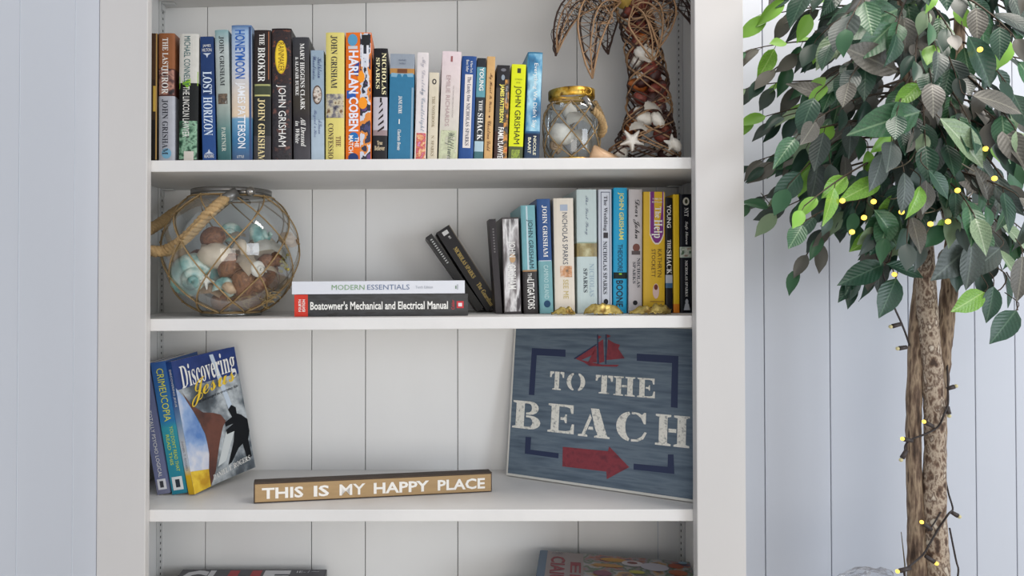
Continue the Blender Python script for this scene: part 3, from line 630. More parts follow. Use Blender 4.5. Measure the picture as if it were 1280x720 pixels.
# ------------------------------------------------------------------ HAPPY PLACE block
pL = on_z(317, 629.5, S3.z(-.3) + .0006); pR = on_z(615, 614.5, S3.z(.1) + .0006)
d = pR - pL; lenb = d.length; yaw = math.atan2(d.y, d.x); hb = at(317, 603.5, pL.y).z - pL.z
hp = root('wooden_sign', pL, 'long low tan wooden block sign with white capitals on the third shelf', 'sign', None, (0, 0, yaw))
boxo('block', (0, lenb, 0, .024, 0, hb), mat('dark_edge_wood', (70, 56, 44), .7, var=.2, vscale=40), hp, bev=.0012)
boxo('face_board', (.0022, lenb - .0022, -.0012, -.00005, .0022, hb - .003), mat('tan_board', (172, 142, 100), .7, bump=.1, bscale=80, var=.08, vscale=20, stretch=(1, 1, 6)), hp, bev=.0004)
for s, u0, u1 in (('THIS', .033, .20), ('IS', .242, .305), ('MY', .348, .455), ('HAPPY', .49, .725), ('PLACE', .762, .968)):
    letter_mesh('lettering', s, flat((238, 234, 226), .6), lambda a, b: (lenb * (u0 + (u1 - u0) * a), -.0016, hb * (.2 + .54 * b)), hp, 's', .014 if s == 'MY' else .028)

# ------------------------------------------------------------------ TO THE BEACH board
qL = on_z(632.5, 594, S3.z(.15) + .0020); qR = on_z(868, 628, S3.z(.48) + .0020)
u = (qR - qL); u.z = 0; bw = u.length; u.normalize(); nrm = Vector((u.y, -u.x, 0))           # normal faces the room
BT = .009
lean = max(.012, (YB - .004 - qL.y - BT) / .86)
print('lean', lean)
# height so that the top corner lies near the underside of the shelf above
topz = S2.z(.2) - S2.th - .003
bh = math.sqrt((topz - qL.z) ** 2 + lean ** 2)
up = (Vector((0, 0, topz - qL.z)) - nrm * lean).normalized(); n2 = u.cross(up)
bd = root('beach_sign', qL, 'weathered blue board sign with white stencil lettering, a red arrow and ship', 'sign')
bd.matrix_world = Matrix(((u.x, -n2.x, up.x, qL.x), (u.y, -n2.y, up.y, qL.y), (u.z, -n2.z, up.z, qL.z), (0, 0, 0, 1)))
boxo('board', (0, bw, 0, BT, 0, bh), mat('cream_board_edge', (206, 204, 196), .6), bd, bev=.0008)
boxo('painted_face', (.004, bw - .003, -.0006, -.00005, .005, bh - .003), art('denim_blue_paint', [(72, 86, 100), (84, 99, 113), (98, 112, 124), (80, 94, 108)], 22, rough=.75, stretch=(.5, 1, 5), detail=9), bd)
Binv = bd.matrix_world.inverted()
def onb(px, py):
    o = Binv @ CAM; dd = Binv.to_3x3() @ ray(px, py); t = (-.0008 - o.y) / dd.y; p = o + dd * t; return p.x, p.z
def bpoly(name, polys, m, e=.0010):
    vs = []; fs = []
    for pts in polys:
        k = len(vs); vs += [(x, -e, z) for x, z in pts]; fs.append(tuple(range(k, k + len(pts))))
    bm = bmesh.new(); V = [bm.verts.new(v) for v in vs]
    for f in fs: bm.faces.new([V[i] for i in f])
    bm.normal_update()
    bmesh.ops.triangulate(bm, faces=bm.faces[:])
    me = bpy.data.meshes.new(name); bm.to_mesh(me); bm.free(); me.materials.append(m)
    o = bpy.data.objects.new(name, me); COL.objects.link(o); o.parent = bd; return o
def arc(cx, cy, rx, ry, a0, a1, n=10): return [(cx + rx * math.cos(math.radians(a0 + (a1 - a0) * i / n)), cy + ry * math.sin(math.radians(a0 + (a1 - a0) * i / n))) for i in range(n + 1)]
def stem(x0, x1, s=.1): return [(x0 - s, 0), (x1 + s, 0), (x1 + s, .06), (x1, .09), (x1, .91), (x1 + s, .94), (x1 + s, 1), (x0 - s, 1), (x0 - s, .94), (x0, .91), (x0, .09), (x0 - s, .06)]
GL = {
 'T': [[(.2, 0), (.8, 0), (.8, .06), (.66, .09), (.66, 1), (.34, 1), (.34, .09), (.2, .06)], [(0, 1), (.28, 1), (.28, .9), (.15, .85), (.1, .68), (0, .68)], [(1, 1), (.72, 1), (.72, .9), (.85, .85), (.9, .68), (1, .68)]],
 'O': [arc(.44, .5, .44, .5, 100, 260, 14) + [(.40, .06)] + arc(.44, .5, .2, .42, 250, 110, 10), arc(.56, .5, .44, .5, -80, 80, 14) + arc(.56, .5, .2, .42, 70, -70, 10)],
 'H': [stem(.12, .36), stem(.64, .88), [(.39, .44), (.61, .44), (.61, .56), (.39, .56)]],
 'E': [stem(.12, .42, .12), [(.48, 0), (1, 0), (1, .34), (.92, .34), (.86, .12), (.7, .08), (.48, .08)], [(.48, 1), (.96, 1), (.96, .7), (.88, .7), (.83, .88), (.7, .92), (.48, .92)], [(.48, .46), (.62, .46), (.66, .36), (.72, .36), (.72, .66), (.66, .66), (.62, .55), (.48, .55)]],
 'B': [stem(.12, .42, .12), [(.48, 1), (.62, 1)] + arc(.62, .76, .3, .24, 90, -90, 8) + [(.48, .52), (.48, .59), (.56, .6)] + arc(.56, .76, .12, .16, -80, 80, 6) + [(.48, .92)], [(.48, .49), (.64, .49)] + arc(.64, .245, .36, .245, 90, -90, 8) + [(.48, 0), (.48, .08), (.58, .08)] + arc(.58, .25, .14, .17, -80, 80, 6) + [(.48, .42)]],
 'A': [[(.38, 1), (.64, 1), (.92, .08), (1, .06), (1, 0), (.52, 0), (.52, .06), (.62, .09), (.54, .3), (.5, .45), (.42, .8)], [(0, 0), (.3, 0), (.3, .06), (.22, .09), (.42, .66), (.36, .8), (.12, .09), (0, .06)], [(.31, .26), (.48, .26), (.46, .36), (.34, .36)]],
 'C': [arc(.48, .5, .48, .5, 98, 262, 14) + arc(.5, .5, .2, .42, 255, 105, 10), [(.5, 1), (.72, .98), (.84, .92), (.9, 1), (.96, 1), (.96, .62), (.9, .62), (.8, .82), (.66, .92), (.5, .92)], [(.5, 0), (.72, .02), (.9, .12), (1, .34), (.93, .36), (.84, .2), (.68, .09), (.5, .08)]],
}
mW = art('distressed_white', [(150, 152, 150), (214, 212, 202), (226, 224, 214), (200, 198, 190)], 160, rough=.7)
def glyph(ch, tl, br, nm='stencil_letter'):
    x0, z1 = onb(*tl); x1, z0 = onb(*br)
    bpoly(nm, [[(x0 + (x1 - x0) * a, z0 + (z1 - z0) * b) for a, b in g] for g in GL[ch]], mW)
# letter corners read off the board: top left, bottom right
for ch, a, b in (('T', (688, 464), (704.5, 488)), ('O', (709, 465.5), (731, 489.5)), ('T', (745, 468.5), (765.5, 493)), ('H', (767, 470), (794, 496)), ('E', (797, 472), (818.5, 498))):
    glyph(ch, a, b)
for ch, a, b in (('B', (642, 500), (675, 538)), ('E', (686, 504), (717, 543)), ('A', (724, 509), (762, 549)), ('C', (771, 513), (808, 554)), ('H', (819, 517), (862.5, 560.5))):
    glyph(ch, a, b)
mN = mat('navy_paint', (30, 42, 74), .7); mR = art('red_paint', [(112, 40, 50), (128, 46, 56), (96, 36, 48)], 60, rough=.7)
def bl(pts): return [onb(*p) for p in pts]
bpoly('navy_bracket', [bl([(665, 435), (707, 437), (707, 446), (671, 444), (668, 494), (661, 493.5)])], mN)
bpoly('navy_bracket', [bl([(796, 442), (848, 445), (847, 510), (838.5, 509), (840, 454), (796, 451)])], mN)
bpoly('navy_bracket', [bl([(657, 546), (664, 546.5), (663, 562), (698.5, 566.5), (698, 573), (656, 567)])], mN)
bpoly('navy_bracket', [bl([(842, 568), (843, 592.5), (792, 587), (792, 579.5), (834.5, 583.5), (835, 568)])], mN)
bpoly('red_arrow', [bl([(703.5, 558.5), (760, 564), (761.5, 558), (786.5, 584), (758.5, 599), (758, 589.5), (703, 583)])], mR)
bpoly('ship', [bl([(718, 448), (733, 451.5), (753, 456), (774, 456), (771, 458.5), (737, 457.5), (730, 453)]), bl([(718, 448), (745, 431), (742, 443), (727, 450)]), bl([(735, 453), (746, 432), (746, 453)]),
               bl([(748, 428), (754, 424), (755.5, 452), (749, 454)]), bl([(760, 424), (768, 429), (775, 431), (773, 436), (781, 448), (758, 450)]), bl([(747, 419), (752, 421), (748, 424)]), bl([(758.5, 418), (764, 420), (759, 422.5)])], mR, .0012)
bpoly('ship_mast', [bl([(746.5, 418), (747.8, 418), (748.5, 455), (747, 455)]), bl([(757, 418), (758.4, 418), (758, 455), (756.6, 455)]), bl([(717, 448), (745.5, 430), (746, 431), (719, 449)])], mN, .0014)

# ------------------------------------------------------------------ game boxes on the lowest visible shelf
def gamebox(name, c0, yaw, wd, dp, z0, z1, m_side, m_top, label, group='boxes stacked on the lowest shelf'):
    r = root(name, (c0[0], c0[1], z0), label, 'box', group, (0, 0, yaw)); h = z1 - z0
    boxo('base', (.002, wd - .002, .002, dp - .002, 0, h * .45), m_side, r, bev=.001)
    boxo('lid', (0, wd, 0, dp, h * .25 + .0001, h), [m_side], r, bev=.0015)
    raw('lid_print', [(.002, .002, h + .0002), (wd - .002, .002, h + .0002), (wd - .002, dp - .002, h + .0002), (.002, dp - .002, h + .0002)], [(0, 1, 2, 3)], m_top, r)
    return r, h
zs4 = S4.z(0) + .001
pa = at(229, 711, .262); pb_ = at(409, 711, .262); ztop = pa.z
z_mid = ztop - .05
wlow = .30
gamebox('game_box', (pa.x - .05, .045), .0, wlow, .19, zs4 + .001, z_mid - .0008, mat('brown_card', (112, 100, 90), .6), mat('brown_card', (112, 100, 90), .6), 'worn brown grey box under the black game box, lower left shelf')
r, h = gamebox('game_box', (pa.x, .06), 0, pb_.x - pa.x, .200, z_mid, ztop, mat('black_card', (28, 28, 34), .4), art('game_print', [(26, 26, 36), (40, 40, 56), (30, 30, 40)], 20, rough=.35), 'black game box with large white and red lettering, bottom left of the bookcase')
bwid = pb_.x - pa.x
for s, c, a, b in (('C', (214, 214, 218), .03, .20), ('L', (214, 214, 218), .205, .30), ('U', (170, 44, 52), .34, .56), ('E', (214, 214, 218), .58, .76)):
    letter_mesh('lettering', s, flat(c, .4), lambda x, y: (bwid * (a + (b - a) * x), .12 + .072 * y, h + .0005), r, 's', .06)
for s_, a, b, y0_, y1_ in (('IE-', .80, .86, .180, .190), ('/', .875, .885, .180, .192), ('~', .90, .95, .185, .188)):
    letter_mesh('lettering', s_, flat((214, 214, 218), .4), lambda x, y: (bwid * (a + (b - a) * x), y0_ + (y1_ - y0_) * y, h + .0005), r, 's')
# right stack
cR = on_z(862, 702, at(675, 687.5, .262).z); cL = at(675, 687.5, .262)
dv = cL - cR; wdR = Vector((dv.x, dv.y)).length; yawR = math.atan2(-dv.y, -dv.x)
vx = Vector((math.cos(yawR), math.sin(yawR))); vy = Vector((-vx.y, vx.x))
dpR = .165; org = Vector((cL.x, cL.y)) - vy * dpR
zT = cL.z
gamebox('puzzle_box', (.165, .04), 0, .30, .18, zs4 + .001, zT - .055, mat('dark_teal_card', (22, 74, 78), .5), mat('dark_teal_card', (22, 74, 78), .5), 'dark teal box under the colourful puzzle box, its corner just showing')
aPZ = art('puzzle_print', [(90, 60, 66), (170, 130, 60), (150, 150, 160), (60, 90, 50), (128, 118, 126), (150, 70, 40), (70, 50, 80)], 26, rough=.3, detail=3)
r, h = gamebox('puzzle_box', (org.x, org.y), yawR, wdR, dpR, zT - .054, zT, mat('slate_blue_card', (86, 108, 130), .5), aPZ, 'colourful printed puzzle box lid, lower right shelf of the bookcase')
raw('lid_band', [(.004, .004, h + .0005), (wdR * .30, .004, h + .0005), (wdR * .30, dpR - .004, h + .0005), (.004, dpR - .004, h + .0005)], [(0, 1, 2, 3)], flat((150, 140, 140), .4), r)
raw('lid_band', [(0.002, .002, h + .0008), (.016, .002, h + .0008), (.016, dpR - .002, h + .0008), (.002, dpR - .002, h + .0008)], [(0, 1, 2, 3)], flat((92, 112, 134), .4), r)
def lidword(s, c, x0, x1, y0, y1, e=.0011):     # words reading towards the right edge
    letter_mesh('lettering', s, flat(c, .4), lambda a, b: (x0 + (x1 - x0) * b, y1 - (y1 - y0) * a, h + e), r, 's', .02)
lidword('CIAIU', (140, 60, 70), .024, .052, .01, dpR - .03); lidword('EIJ', (140, 60, 70), .056, .082, .0, dpR - .055)
letter_mesh('lettering', '1000', flat((90, 96, 110), .4), lambda a, b: (.026 + .02 * a, dpR - .018 + .010 * b, h + .0011), r, 's')
def lidblob(cx, cy, rx, ry, c, e=.0007):
    raw('picture_print', [(cx + rx * math.cos(t * PI / 8), cy + ry * math.sin(t * PI / 8), h + e) for t in range(16)], [tuple(range(16))], flat(c, .35), r)
for i, (cx, cy, rx, ry, c) in enumerate(((.50, .85, .09, .06, (190, 140, 50)), (.46, .66, .10, .05, (176, 130, 60)), (.62, .78, .07, .09, (196, 190, 196)), (.62, .80, .035, .04, (120, 60, 60)), (.76, .72, .09, .12, (186, 184, 196)), (.90, .80, .05, .07, (160, 74, 44)), (.90, .6, .06, .08, (170, 90, 50)), (.95, .92, .03, .04, (130, 160, 180)), (.64, .52, .05, .05, (170, 170, 60)), (.82, .42, .05, .05, (96, 150, 50)), (.42, .4, .06, .08, (120, 70, 90)))):
    lidblob(wdR * cx, dpR * cy, wdR * rx, dpR * ry, c, .0006 + .00008 * i)

# ------------------------------------------------------------------ glass float jar with shells
M_TWINE = mat('jute_twine', (152, 126, 86), .85, bump=.5, bscale=400, var=.25, vscale=90)
M_ROPE = mat('jute_rope', (176, 146, 102), .85, bump=.5, bscale=300, var=.2, vscale=60)
M_GLASS = glass_mat('clear_glass', (.93, .96, .97, 1))
M_CHROME = mat('brushed_nickel', (150, 146, 140), .25, 1)
M_PEWTER = mat('dull_pewter', (120, 118, 114), .35, .7)
def rope(bm, pts, R, strands=3, pitch=.028, n=6):
    pts = [Vector(p) for p in pts]
    # resample
    L_ = [0]
    for a, b in zip(pts, pts[1:]): L_.append(L_[-1] + (b - a).length)
    N = max(8, int(L_[-1] / (pitch / 8))); P = []
    for i in range(N + 1):
        s = L_[-1] * i / N; j = 0
        while j < len(pts) - 2 and L_[j + 1] < s: j += 1
        t = (s - L_[j]) / max(1e-9, L_[j + 1] - L_[j]); P.append(pts[j].lerp(pts[j + 1], min(1, t)))
    fr = []; up_ = None
    for i, p in enumerate(P):
        t = (P[min(i + 1, N)] - P[max(0, i - 1)]).normalized()
        if up_ is None: up_ = t.orthogonal().normalized()
        up_ = (up_ - t * up_.dot(t)).normalized(); fr.append((p, up_.copy(), t.cross(up_)))
    for k in range(strands):
        tube(bm, [p + (a * math.cos(2 * PI * (L_[-1] * i / N / pitch + k / strands)) + b * math.sin(2 * PI * (L_[-1] * i / N / pitch + k / strands))) * R * .48 for i, (p, a, b) in enumerate(fr)], R * .56, n)
Yj = .142
jc = at(289, 395, Yj); jz = S2.z(jc.x) + .0006
ks = (Yj + D) / F
jr = 83 * ks
jh = at(289, 240, Yj).z - jz
jar = root('glass_jar', (jc.x, Yj, jz), 'round glass float jar in twine netting, filled with shells, left on second shelf', 'jar')
# outer profile
def jprof(t):       # t 0..1 from foot to rim -> (r, z)
    a = math.radians(-66 + (56 + 66) * t)
    zc = jh * .515
    return (jr * math.cos(a) ** .92 if math.cos(a) > 0 else 0, zc + (jh * .535) * math.sin(a))
prof = [jprof(i / 28) for i in range(29)]
bm = bmesh.new(); prof0 = [(prof[0][0] * .0 + .002, prof[0][1] + .004), (prof[0][0] * .6, prof[0][1] + .001)] + prof + [(prof[-1][0] - .002, prof[-1][1] + .006), (prof[-1][0] + .001, prof[-1][1] + .010)]
lathe(bm, prof0, 56)
finish('glass_body', bm, M_GLASS, jar, smooth=True)
bm = bmesh.new(); zr = prof[-1][1]; rr = prof[-1][0]
lathe(bm, [(rr - .001, zr + .002), (rr + .0012, zr + .003), (rr + .0012, zr + .0115), (rr - .001, zr + .012), (rr - .001, zr + .002)], 48)
finish('metal_rim', bm, M_PEWTER, jar, smooth=True)
bm = bmesh.new(); rb0 = prof[0][0]
lathe(bm, [(rb0 * .3, 0.001), (rb0 + .001, 0), (rb0 + .003, .003), (rb0 + .001, .0062), (rb0 * .95, .0066)], 48)
finish('foot_ring', bm, glass_mat('foot_glass', (.8, .82, .8, 1), .25, .1), jar, smooth=True)
# netting
def jat(t, ang, e=.0018):
    r_, z_ = jprof(t); return Vector(((r_ + e) * math.cos(ang), (r_ + e) * math.sin(ang), z_))
levels = [.985, .80, .60, .36, .14, .0]
NN = 8; bm = bmesh.new(); phase = -PI / 2 + .28
for i in range(len(levels) - 1):
    for k in range(NN):
        a0 = phase + 2 * PI * (k + i / 2) / NN
        for sg in (.5, -.5):
            a1 = a0 + sg * 2 * PI / NN
            tube(bm, [jat(levels[i] + (levels[i + 1] - levels[i]) * q / 6, a0 + (a1 - a0) * q / 6) for q in range(7)], .00145, 5)
        c = jat(levels[i], a0, .0022)
        bmesh.ops.create_icosphere(bm, subdivisions=1, radius=.0028, matrix=Matrix.Translation(c))
for t in (.985, 0.0):
    tube(bm, [jat(t, 2 * PI * q / 40) for q in range(41)], .0016, 5)
finish('twine_net', bm, M_TWINE, jar, smooth=True, kind='stuff')
# clamps and rope handle: from the front clamp left, down past the stile, back up to the rear clamp
J0 = Vector((jc.x, Yj, jz))
fc = Vector((.004, -rr - .006, zr + .006)); bk = Vector((-.004, rr + .006, zr + .004))
e0 = at(282, 248, Yj - rr - .014) - J0
hp_pts = spline([e0, at(262, 266, Yj - .103) - J0, at(232, 297, Yj - .102) - J0, at(206, 313, Yj - .075) - J0, at(182, 312, .052) - J0, at(171, 301, .062) - J0, at(181, 291, .085) - J0, at(200, 279, .135) - J0, at(221, 264, .195) - J0, at(242, 253, .225) - J0, at(262, 249, Yj + rr + .002) - J0], 8)
bm = bmesh.new(); rope(bm, hp_pts, .0108); finish('rope_handle', bm, M_ROPE, jar, smooth=True)
for P0, P1 in ((e0 + Vector((-.004, .0, -.003)), at(296, 240, Yj - rr - .004) - J0), (hp_pts[-1], hp_pts[-1] + Vector((.02, 0, .002)))):
    bm = bmesh.new(); tube(bm, [P0, P0.lerp(P1, .5), P1], .0100, 16); finish('rope_clamp', bm, M_PEWTER, jar, smooth=True)
bm = bmesh.new(); kb = at(313, 239.5, Yj - rr - .004) - J0
bmesh.ops.create_uvsphere(bm, u_segments=20, v_segments=12, radius=.0088, matrix=Matrix.Translation(kb))
tube(bm, [at(297, 240, Yj - rr - .004) - J0, kb], .004, 10)
finish('ball_knob', bm, M_CHROME, jar, smooth=True)

# shell and pod shapes
mSH = [mat('cream_shell', (214, 196, 172), .45, bump=.3, bscale=60, var=.12, vscale=40), mat('sand_shell', (196, 166, 134), .5, bump=.3, bscale=80, var=.2, vscale=50),
       art('aqua_shell', [(70, 120, 116), (130, 172, 164), (206, 214, 200), (84, 140, 132)], 26, rough=.3), art('walnut_brown', [(84, 50, 30), (142, 94, 60), (112, 70, 44), (172, 126, 86)], 60, rough=.6, bump=.8),
       mat('white_shell', (226, 220, 208), .5, bump=.3, bscale=60, var=.08, vscale=40), art('red_brown_pod', [(66, 22, 18), (128, 56, 40), (96, 36, 28), (150, 84, 64)], 50, rough=.55, bump=.5)]
def bumpy(bm, rx, ry, rz, amp=.0, sc=60, seed=0, sub=3):
    g = bmesh.ops.create_icosphere(bm, subdivisions=sub, radius=1)
    for v in g['verts']:
        n_ = noise.noise(v.co * 3 + Vector((seed, 0, 0))); v.co = Vector((v.co.x * rx, v.co.y * ry, v.co.z * rz)) * (1 + amp * n_)
def snail(bm, r, turns=2.6, h=1.1):
    n = 40; rings = []; m = 10
    for i in range(n + 1):
        t = i / n; a = t * turns * 2 * PI; R_ = r * .62 * math.exp(-1.55 * t * 1.2); rr_ = r * .50 * math.exp(-1.45 * t * 1.2)
        c = Vector((R_ * math.cos(a), R_ * math.sin(a), h * r * (t ** .8)))
        dr = Vector((math.cos(a), math.sin(a), 0))
        rings.append([bm.verts.new(c + dr * rr_ * math.cos(q) + Vector((0, 0, 1)) * rr_ * math.sin(q)) for q in (2 * PI * k / m for k in range(m))])
    for a, b in zip(rings, rings[1:]):
        for k in range(m): bm.faces.new((a[k], a[(k + 1) % m], b[(k + 1) % m], b[k]))
    bm.faces.new(rings[-1])
def clam(bm, r, ribs=9):
    n = 18; m = 8; rings = []
    for i in range(m + 1):
        t = i / m; ring = []
        for k in range(n + 1):
            a = PI * (k / n) ; rr_ = r * t * (1 + .03 * math.cos(a * ribs * 2))
            z = r * .42 * (1 - t * t) * (1 + .05 * math.cos(a * ribs * 2))
            ring.append(bm.verts.new((rr_ * math.cos(a * 1.15 - .24), rr_ * math.sin(a * 1.15 - .24) - r * .3, z)))
        rings.append(ring)
    for a, b in zip(rings, rings[1:]):
        for k in range(n): bm.faces.new((a[k], a[k + 1], b[k + 1], b[k]))
    g = bmesh.ops.solidify(bm, geom=bm.faces[:], thickness=.0012)
def star(bm, r, th=.25, arms=5):
    v = []
    for k in range(arms * 2):
        a = PI * k / arms; q = r if k % 2 == 0 else r * .36
        v.append((q * math.cos(a), q * math.sin(a)))
    ct, cb = bm.verts.new((0, 0, r * th)), bm.verts.new((0, 0, -r * th * .5)); e = [bm.verts.new((x, y, 0)) for x, y in v]
    for k in range(len(e)): bm.faces.new((ct, e[k], e[(k + 1) % len(e)])); bm.faces.new((cb, e[(k + 1) % len(e)], e[k]))
    bmesh.ops.bevel(bm, geom=bm.edges[:], offset=r * .05, segments=2, affect='EDGES')
def nut(bm, r):
    bumpy(bm, r * .78, r * .78, r, .12, seed=r * 900)
    # seam ridge
    tube(bm, [(math.cos(a) * r * .80, 0, math.sin(a) * r * 1.02) for a in (2 * PI * k / 24 for k in range(25))], r * .06, 5, cap=False)
_gi = 'shells and pods inside the round netted jar'
grow = 1.22
def jput(kind, px, py, Y, rpx, mi, label, rot=None, name='seashell', cat='shell'):
    r_ = rpx * grow / F * (Y + D); bm = bmesh.new()
    if grow > 1:       # keep the piece behind the glass
        for _ in range(60):
            p = at(px, py, Y) - Vector((jc.x, Yj, jz + jh * .515)); k_ = Vector((p.x / jr, p.y / jr, p.z / (jh * .5))).length
            if k_ < 1 - r_ / jr * (.45 if kind == 'snail' else .7): break
            Y += .003
    {'nut': nut, 'snail': snail, 'clam': clam, 'star': star, 'stone': lambda b, q: bumpy(b, q, q * .8, q * .7, .2, seed=px)}[kind](bm, r_)
    o = finish(name, bm, mSH[mi], smooth=True); p = at(px, py, Y); o.location = p
    o.rotation_euler = rot or (R.uniform(0, 6), R.uniform(0, 6), R.uniform(0, 6)); setp(o, label, cat, _gi); return o
FZ = Yj - .058
jput('snail', 238, 346, FZ + .022, 28, 2, 'largest aqua marbled snail shell low at the left inside the round jar', (PI / 2 + .2, .2, .4))
jput('stone', 271, 320, FZ + .012, 19, 0, 'large smooth cream shell dome in the middle left of the round jar', (.3, .2, .3))
jput('nut', 288, 333, FZ + .004, 14, 3, 'light brown ridged nut right of the cream dome in the jar', (.3, .6, .3), 'nut', 'nut')
jput('nut', 304, 353, FZ - .004, 14.5, 3, 'dark brown oval walnut at the bottom centre of the round jar', (.1, .1, .1), 'nut', 'nut')
jput('nut', 323, 355, FZ + .004, 10, 3, 'small brown nut right of the dark walnut in the jar', (.5, .9, 0), 'nut', 'nut')
jput('nut', 266, 297, FZ + .02, 13, 3, 'brown nut near the top of the heap under the rope handle', (.4, 1.2, .3), 'nut', 'nut')
jput('nut', 333, 328, FZ + .012, 11, 3, 'reddish brown nut at the right of the heap inside the jar', (1.2, .4, .3), 'nut', 'nut')
jput('nut', 277, 377, FZ + .01, 13, 3, 'brown nut lying on the floor of the round jar', (1.2, 1.4, .3), 'nut', 'nut')
jput('nut', 346, 324, FZ + .026, 10, 3, 'dark nut beside the yellow seed sprig in the jar', (1.2, .1, .3), 'nut', 'nut')
jput('snail', 318, 298, FZ + .024, 17, 2, 'aqua and cream spiral shell at the top of the heap in the jar', (PI / 2 - .2, .1, 1.5))
jput('snail', 299, 312, FZ + .004, 12, 0, 'cream spiral shell at the centre of the jar', (PI / 2, 0, 2.0))
jput('clam', 306, 328, FZ - .004, 16, 0, 'cream fan shell half open at the jar centre', (1.1, .5, -.6))
jput('clam', 337, 312, FZ + .004, 18, 4, 'wide pale fan shell at the upper right inside the jar', (1.0, .2, .5))
jput('snail', 320, 338, FZ - .004, 11, 4, 'small white moon shell lower right of centre in the jar', (PI / 2, .2, .8))
jput('star', 257, 350, FZ - .004, 14, 4, 'small pale starfish in front of the aqua snail shell', (PI / 2 - .2, .2, .3), 'starfish', 'starfish')
jput('clam', 264, 364, FZ + .002, 12, 1, 'tan fan shell below the starfish in the jar', (1.3, .2, .2))
jput('snail', 280, 361, FZ - .006, 14, 2, 'curled aqua shell with a cream lip near the jar floor', (PI / 2, .3, 2.6))
jput('stone', 287, 360, FZ - .014, 8, 1, 'small tan pebble shell inside the aqua curl', (.2, .5, .2))
jput('clam', 340, 340, FZ + .012, 13, 0, 'cream shell wedge at the right side of the heap', (1.2, .6, 1.2))
jput('clam', 290, 298, FZ + .03, 14, 0, 'cream shell behind the spiral at the top of the heap', (.7, -.4, .2))
jput('snail', 287, 293, FZ + .05, 13, 2, 'aqua green shell at the back of the heap top', (PI / 2, 0, .2))
jput('stone', 352, 352, FZ + .014, 12, 1, 'rough tan driftwood chunk at the right wall of the jar', (.2, .5, .2), 'driftwood', 'wood')
jput('stone', 330, 371, FZ + .008, 12, 1, 'curled tan wood piece at the bottom right of the jar', (.8, .1, .6), 'driftwood', 'wood')
jput('stone', 222, 318, FZ + .05, 12, 1, 'dull mauve shell high at the left wall of the jar', (.8, .1, .6))
jput('snail', 358, 303, FZ + .05, 12, 1, 'pale mauve shell high at the right wall of the jar', (.8, .1, .6))
DEEP = ['brown nut deep at the left behind the aqua snail shell', 'tan shell deep behind the jar centre, mostly covered', 'brown nut deep at the right of the heap, mostly covered', 'cream shell deep at the lower left of the heap', 'brown nut deep at the bottom of the heap right of centre', 'cream shell deep behind the dark walnut', 'cream shell deep behind the pale fan shell at the right']
for q, (px, py, yo, mi, lb) in enumerate([(250, 330, .075, 3, 'nut'), (300, 325, .07, 1, 'x'), (330, 345, .07, 3, 'nut'), (270, 350, .07, 0, 'x'), (305, 372, .05, 3, 'nut'), (290, 345, .05, 0, 'x'), (325, 315, .06, 0, 'x')]):
    o = jput('nut' if lb == 'nut' else 'stone', px, py, FZ + yo, 19, mi, DEEP[q], name='nut' if lb == 'nut' else 'seashell', cat='shell')
# seed sprig
bm = bmesh.new()
for k in range(16):
    p = at(355 + R.uniform(-7, 7), 315 + k * 1.6 + R.uniform(-2, 2), FZ + .014)
    bmesh.ops.create_icosphere(bm, subdivisions=2, radius=.0030, matrix=Matrix.Translation(p))
setp(finish('seed_sprig', bm, mat('yellow_green_seed', (170, 156, 80), .5), smooth=True, kind='stuff'), 'sprig of tiny yellow green seeds at the right of the jar', 'sprig')
bm = bmesh.new()
for k in range(26):
    a = R.uniform(0, PI); c = at(R.uniform(285, 345), R.uniform(366, 381), FZ + R.uniform(-.002, .02)); rad = R.uniform(.008, .018)
    tube(bm, [c + Vector((rad * math.cos(a + q * .5), R.uniform(-.001, .001), rad * .6 * math.sin(a + q * .5))) for q in range(6)], .0008, 4)
setp(finish('straw_curls', bm, mat('dry_straw', (160, 134, 84), .8), smooth=True, kind='stuff'), 'thin dry straw curls on the floor of the round jar', 'straw')

# ------------------------------------------------------------------ small netted jar with gold rim
Yk = .105; ks2 = (Yk + D) / F
kc = at(714.5, 197, Yk); kz = S1.z(kc.x) + .0006; kr = 34.5 * ks2
kh = at(711, 109, Yk - .03).z - kz
sj = root('candle_jar', (kc.x, Yk, kz), 'squat glass jar with gold rim and twine net on the top shelf', 'jar')
def kprof(t):
    z_ = kh * (.06 + .80 * t); r_ = kr * (.86 + .14 * math.sin(PI * min(1, t * 1.05)) ** .6)
    if t > .85: r_ *= 1 - (t - .85) * .9
    return r_, z_
pr = [kprof(i / 20) for i in range(21)]; rt, zt = pr[-1]
bm = bmesh.new(); lathe(bm, [(.002, .008), (pr[0][0] * .9, .006)] + pr + [(rt * .98, kh * .99)], 48); finish('glass_body', bm, M_GLASS, sj, smooth=True)
M_GOLD = art('gold_leaf', [(92, 62, 20), (196, 150, 50), (224, 186, 90), (110, 76, 26)], 60, rough=.35); _g = M_GOLD.node_tree.nodes['Principled BSDF']; _g.inputs['Metallic'].default_value = .75
bm = bmesh.new(); lathe(bm, [(rt + .003, kh * .88), (rt + .0045, kh * .89), (rt + .0045, kh * .995), (rt + .001, kh), (rt - .001, kh * .99), (rt, kh * .89), (rt + .003, kh * .88)], 48); finish('gold_rim', bm, M_GOLD, sj, smooth=True)
bm = bmesh.new(); lathe(bm, [(pr[0][0] * .4, 0), (pr[0][0] + .002, 0), (pr[0][0] + .003, kh * .05), (pr[0][0] * .98, kh * .06)], 48); finish('gold_foot', bm, M_GOLD, sj, smooth=True)
def kat(t, ang, e=.0016):
    r_, z_ = kprof(t); return Vector(((r_ + e) * math.cos(ang), (r_ + e) * math.sin(ang), z_))
bm = bmesh.new(); lv = [.93, .68, .42, .16, .0]; ph = -PI / 2 - .2
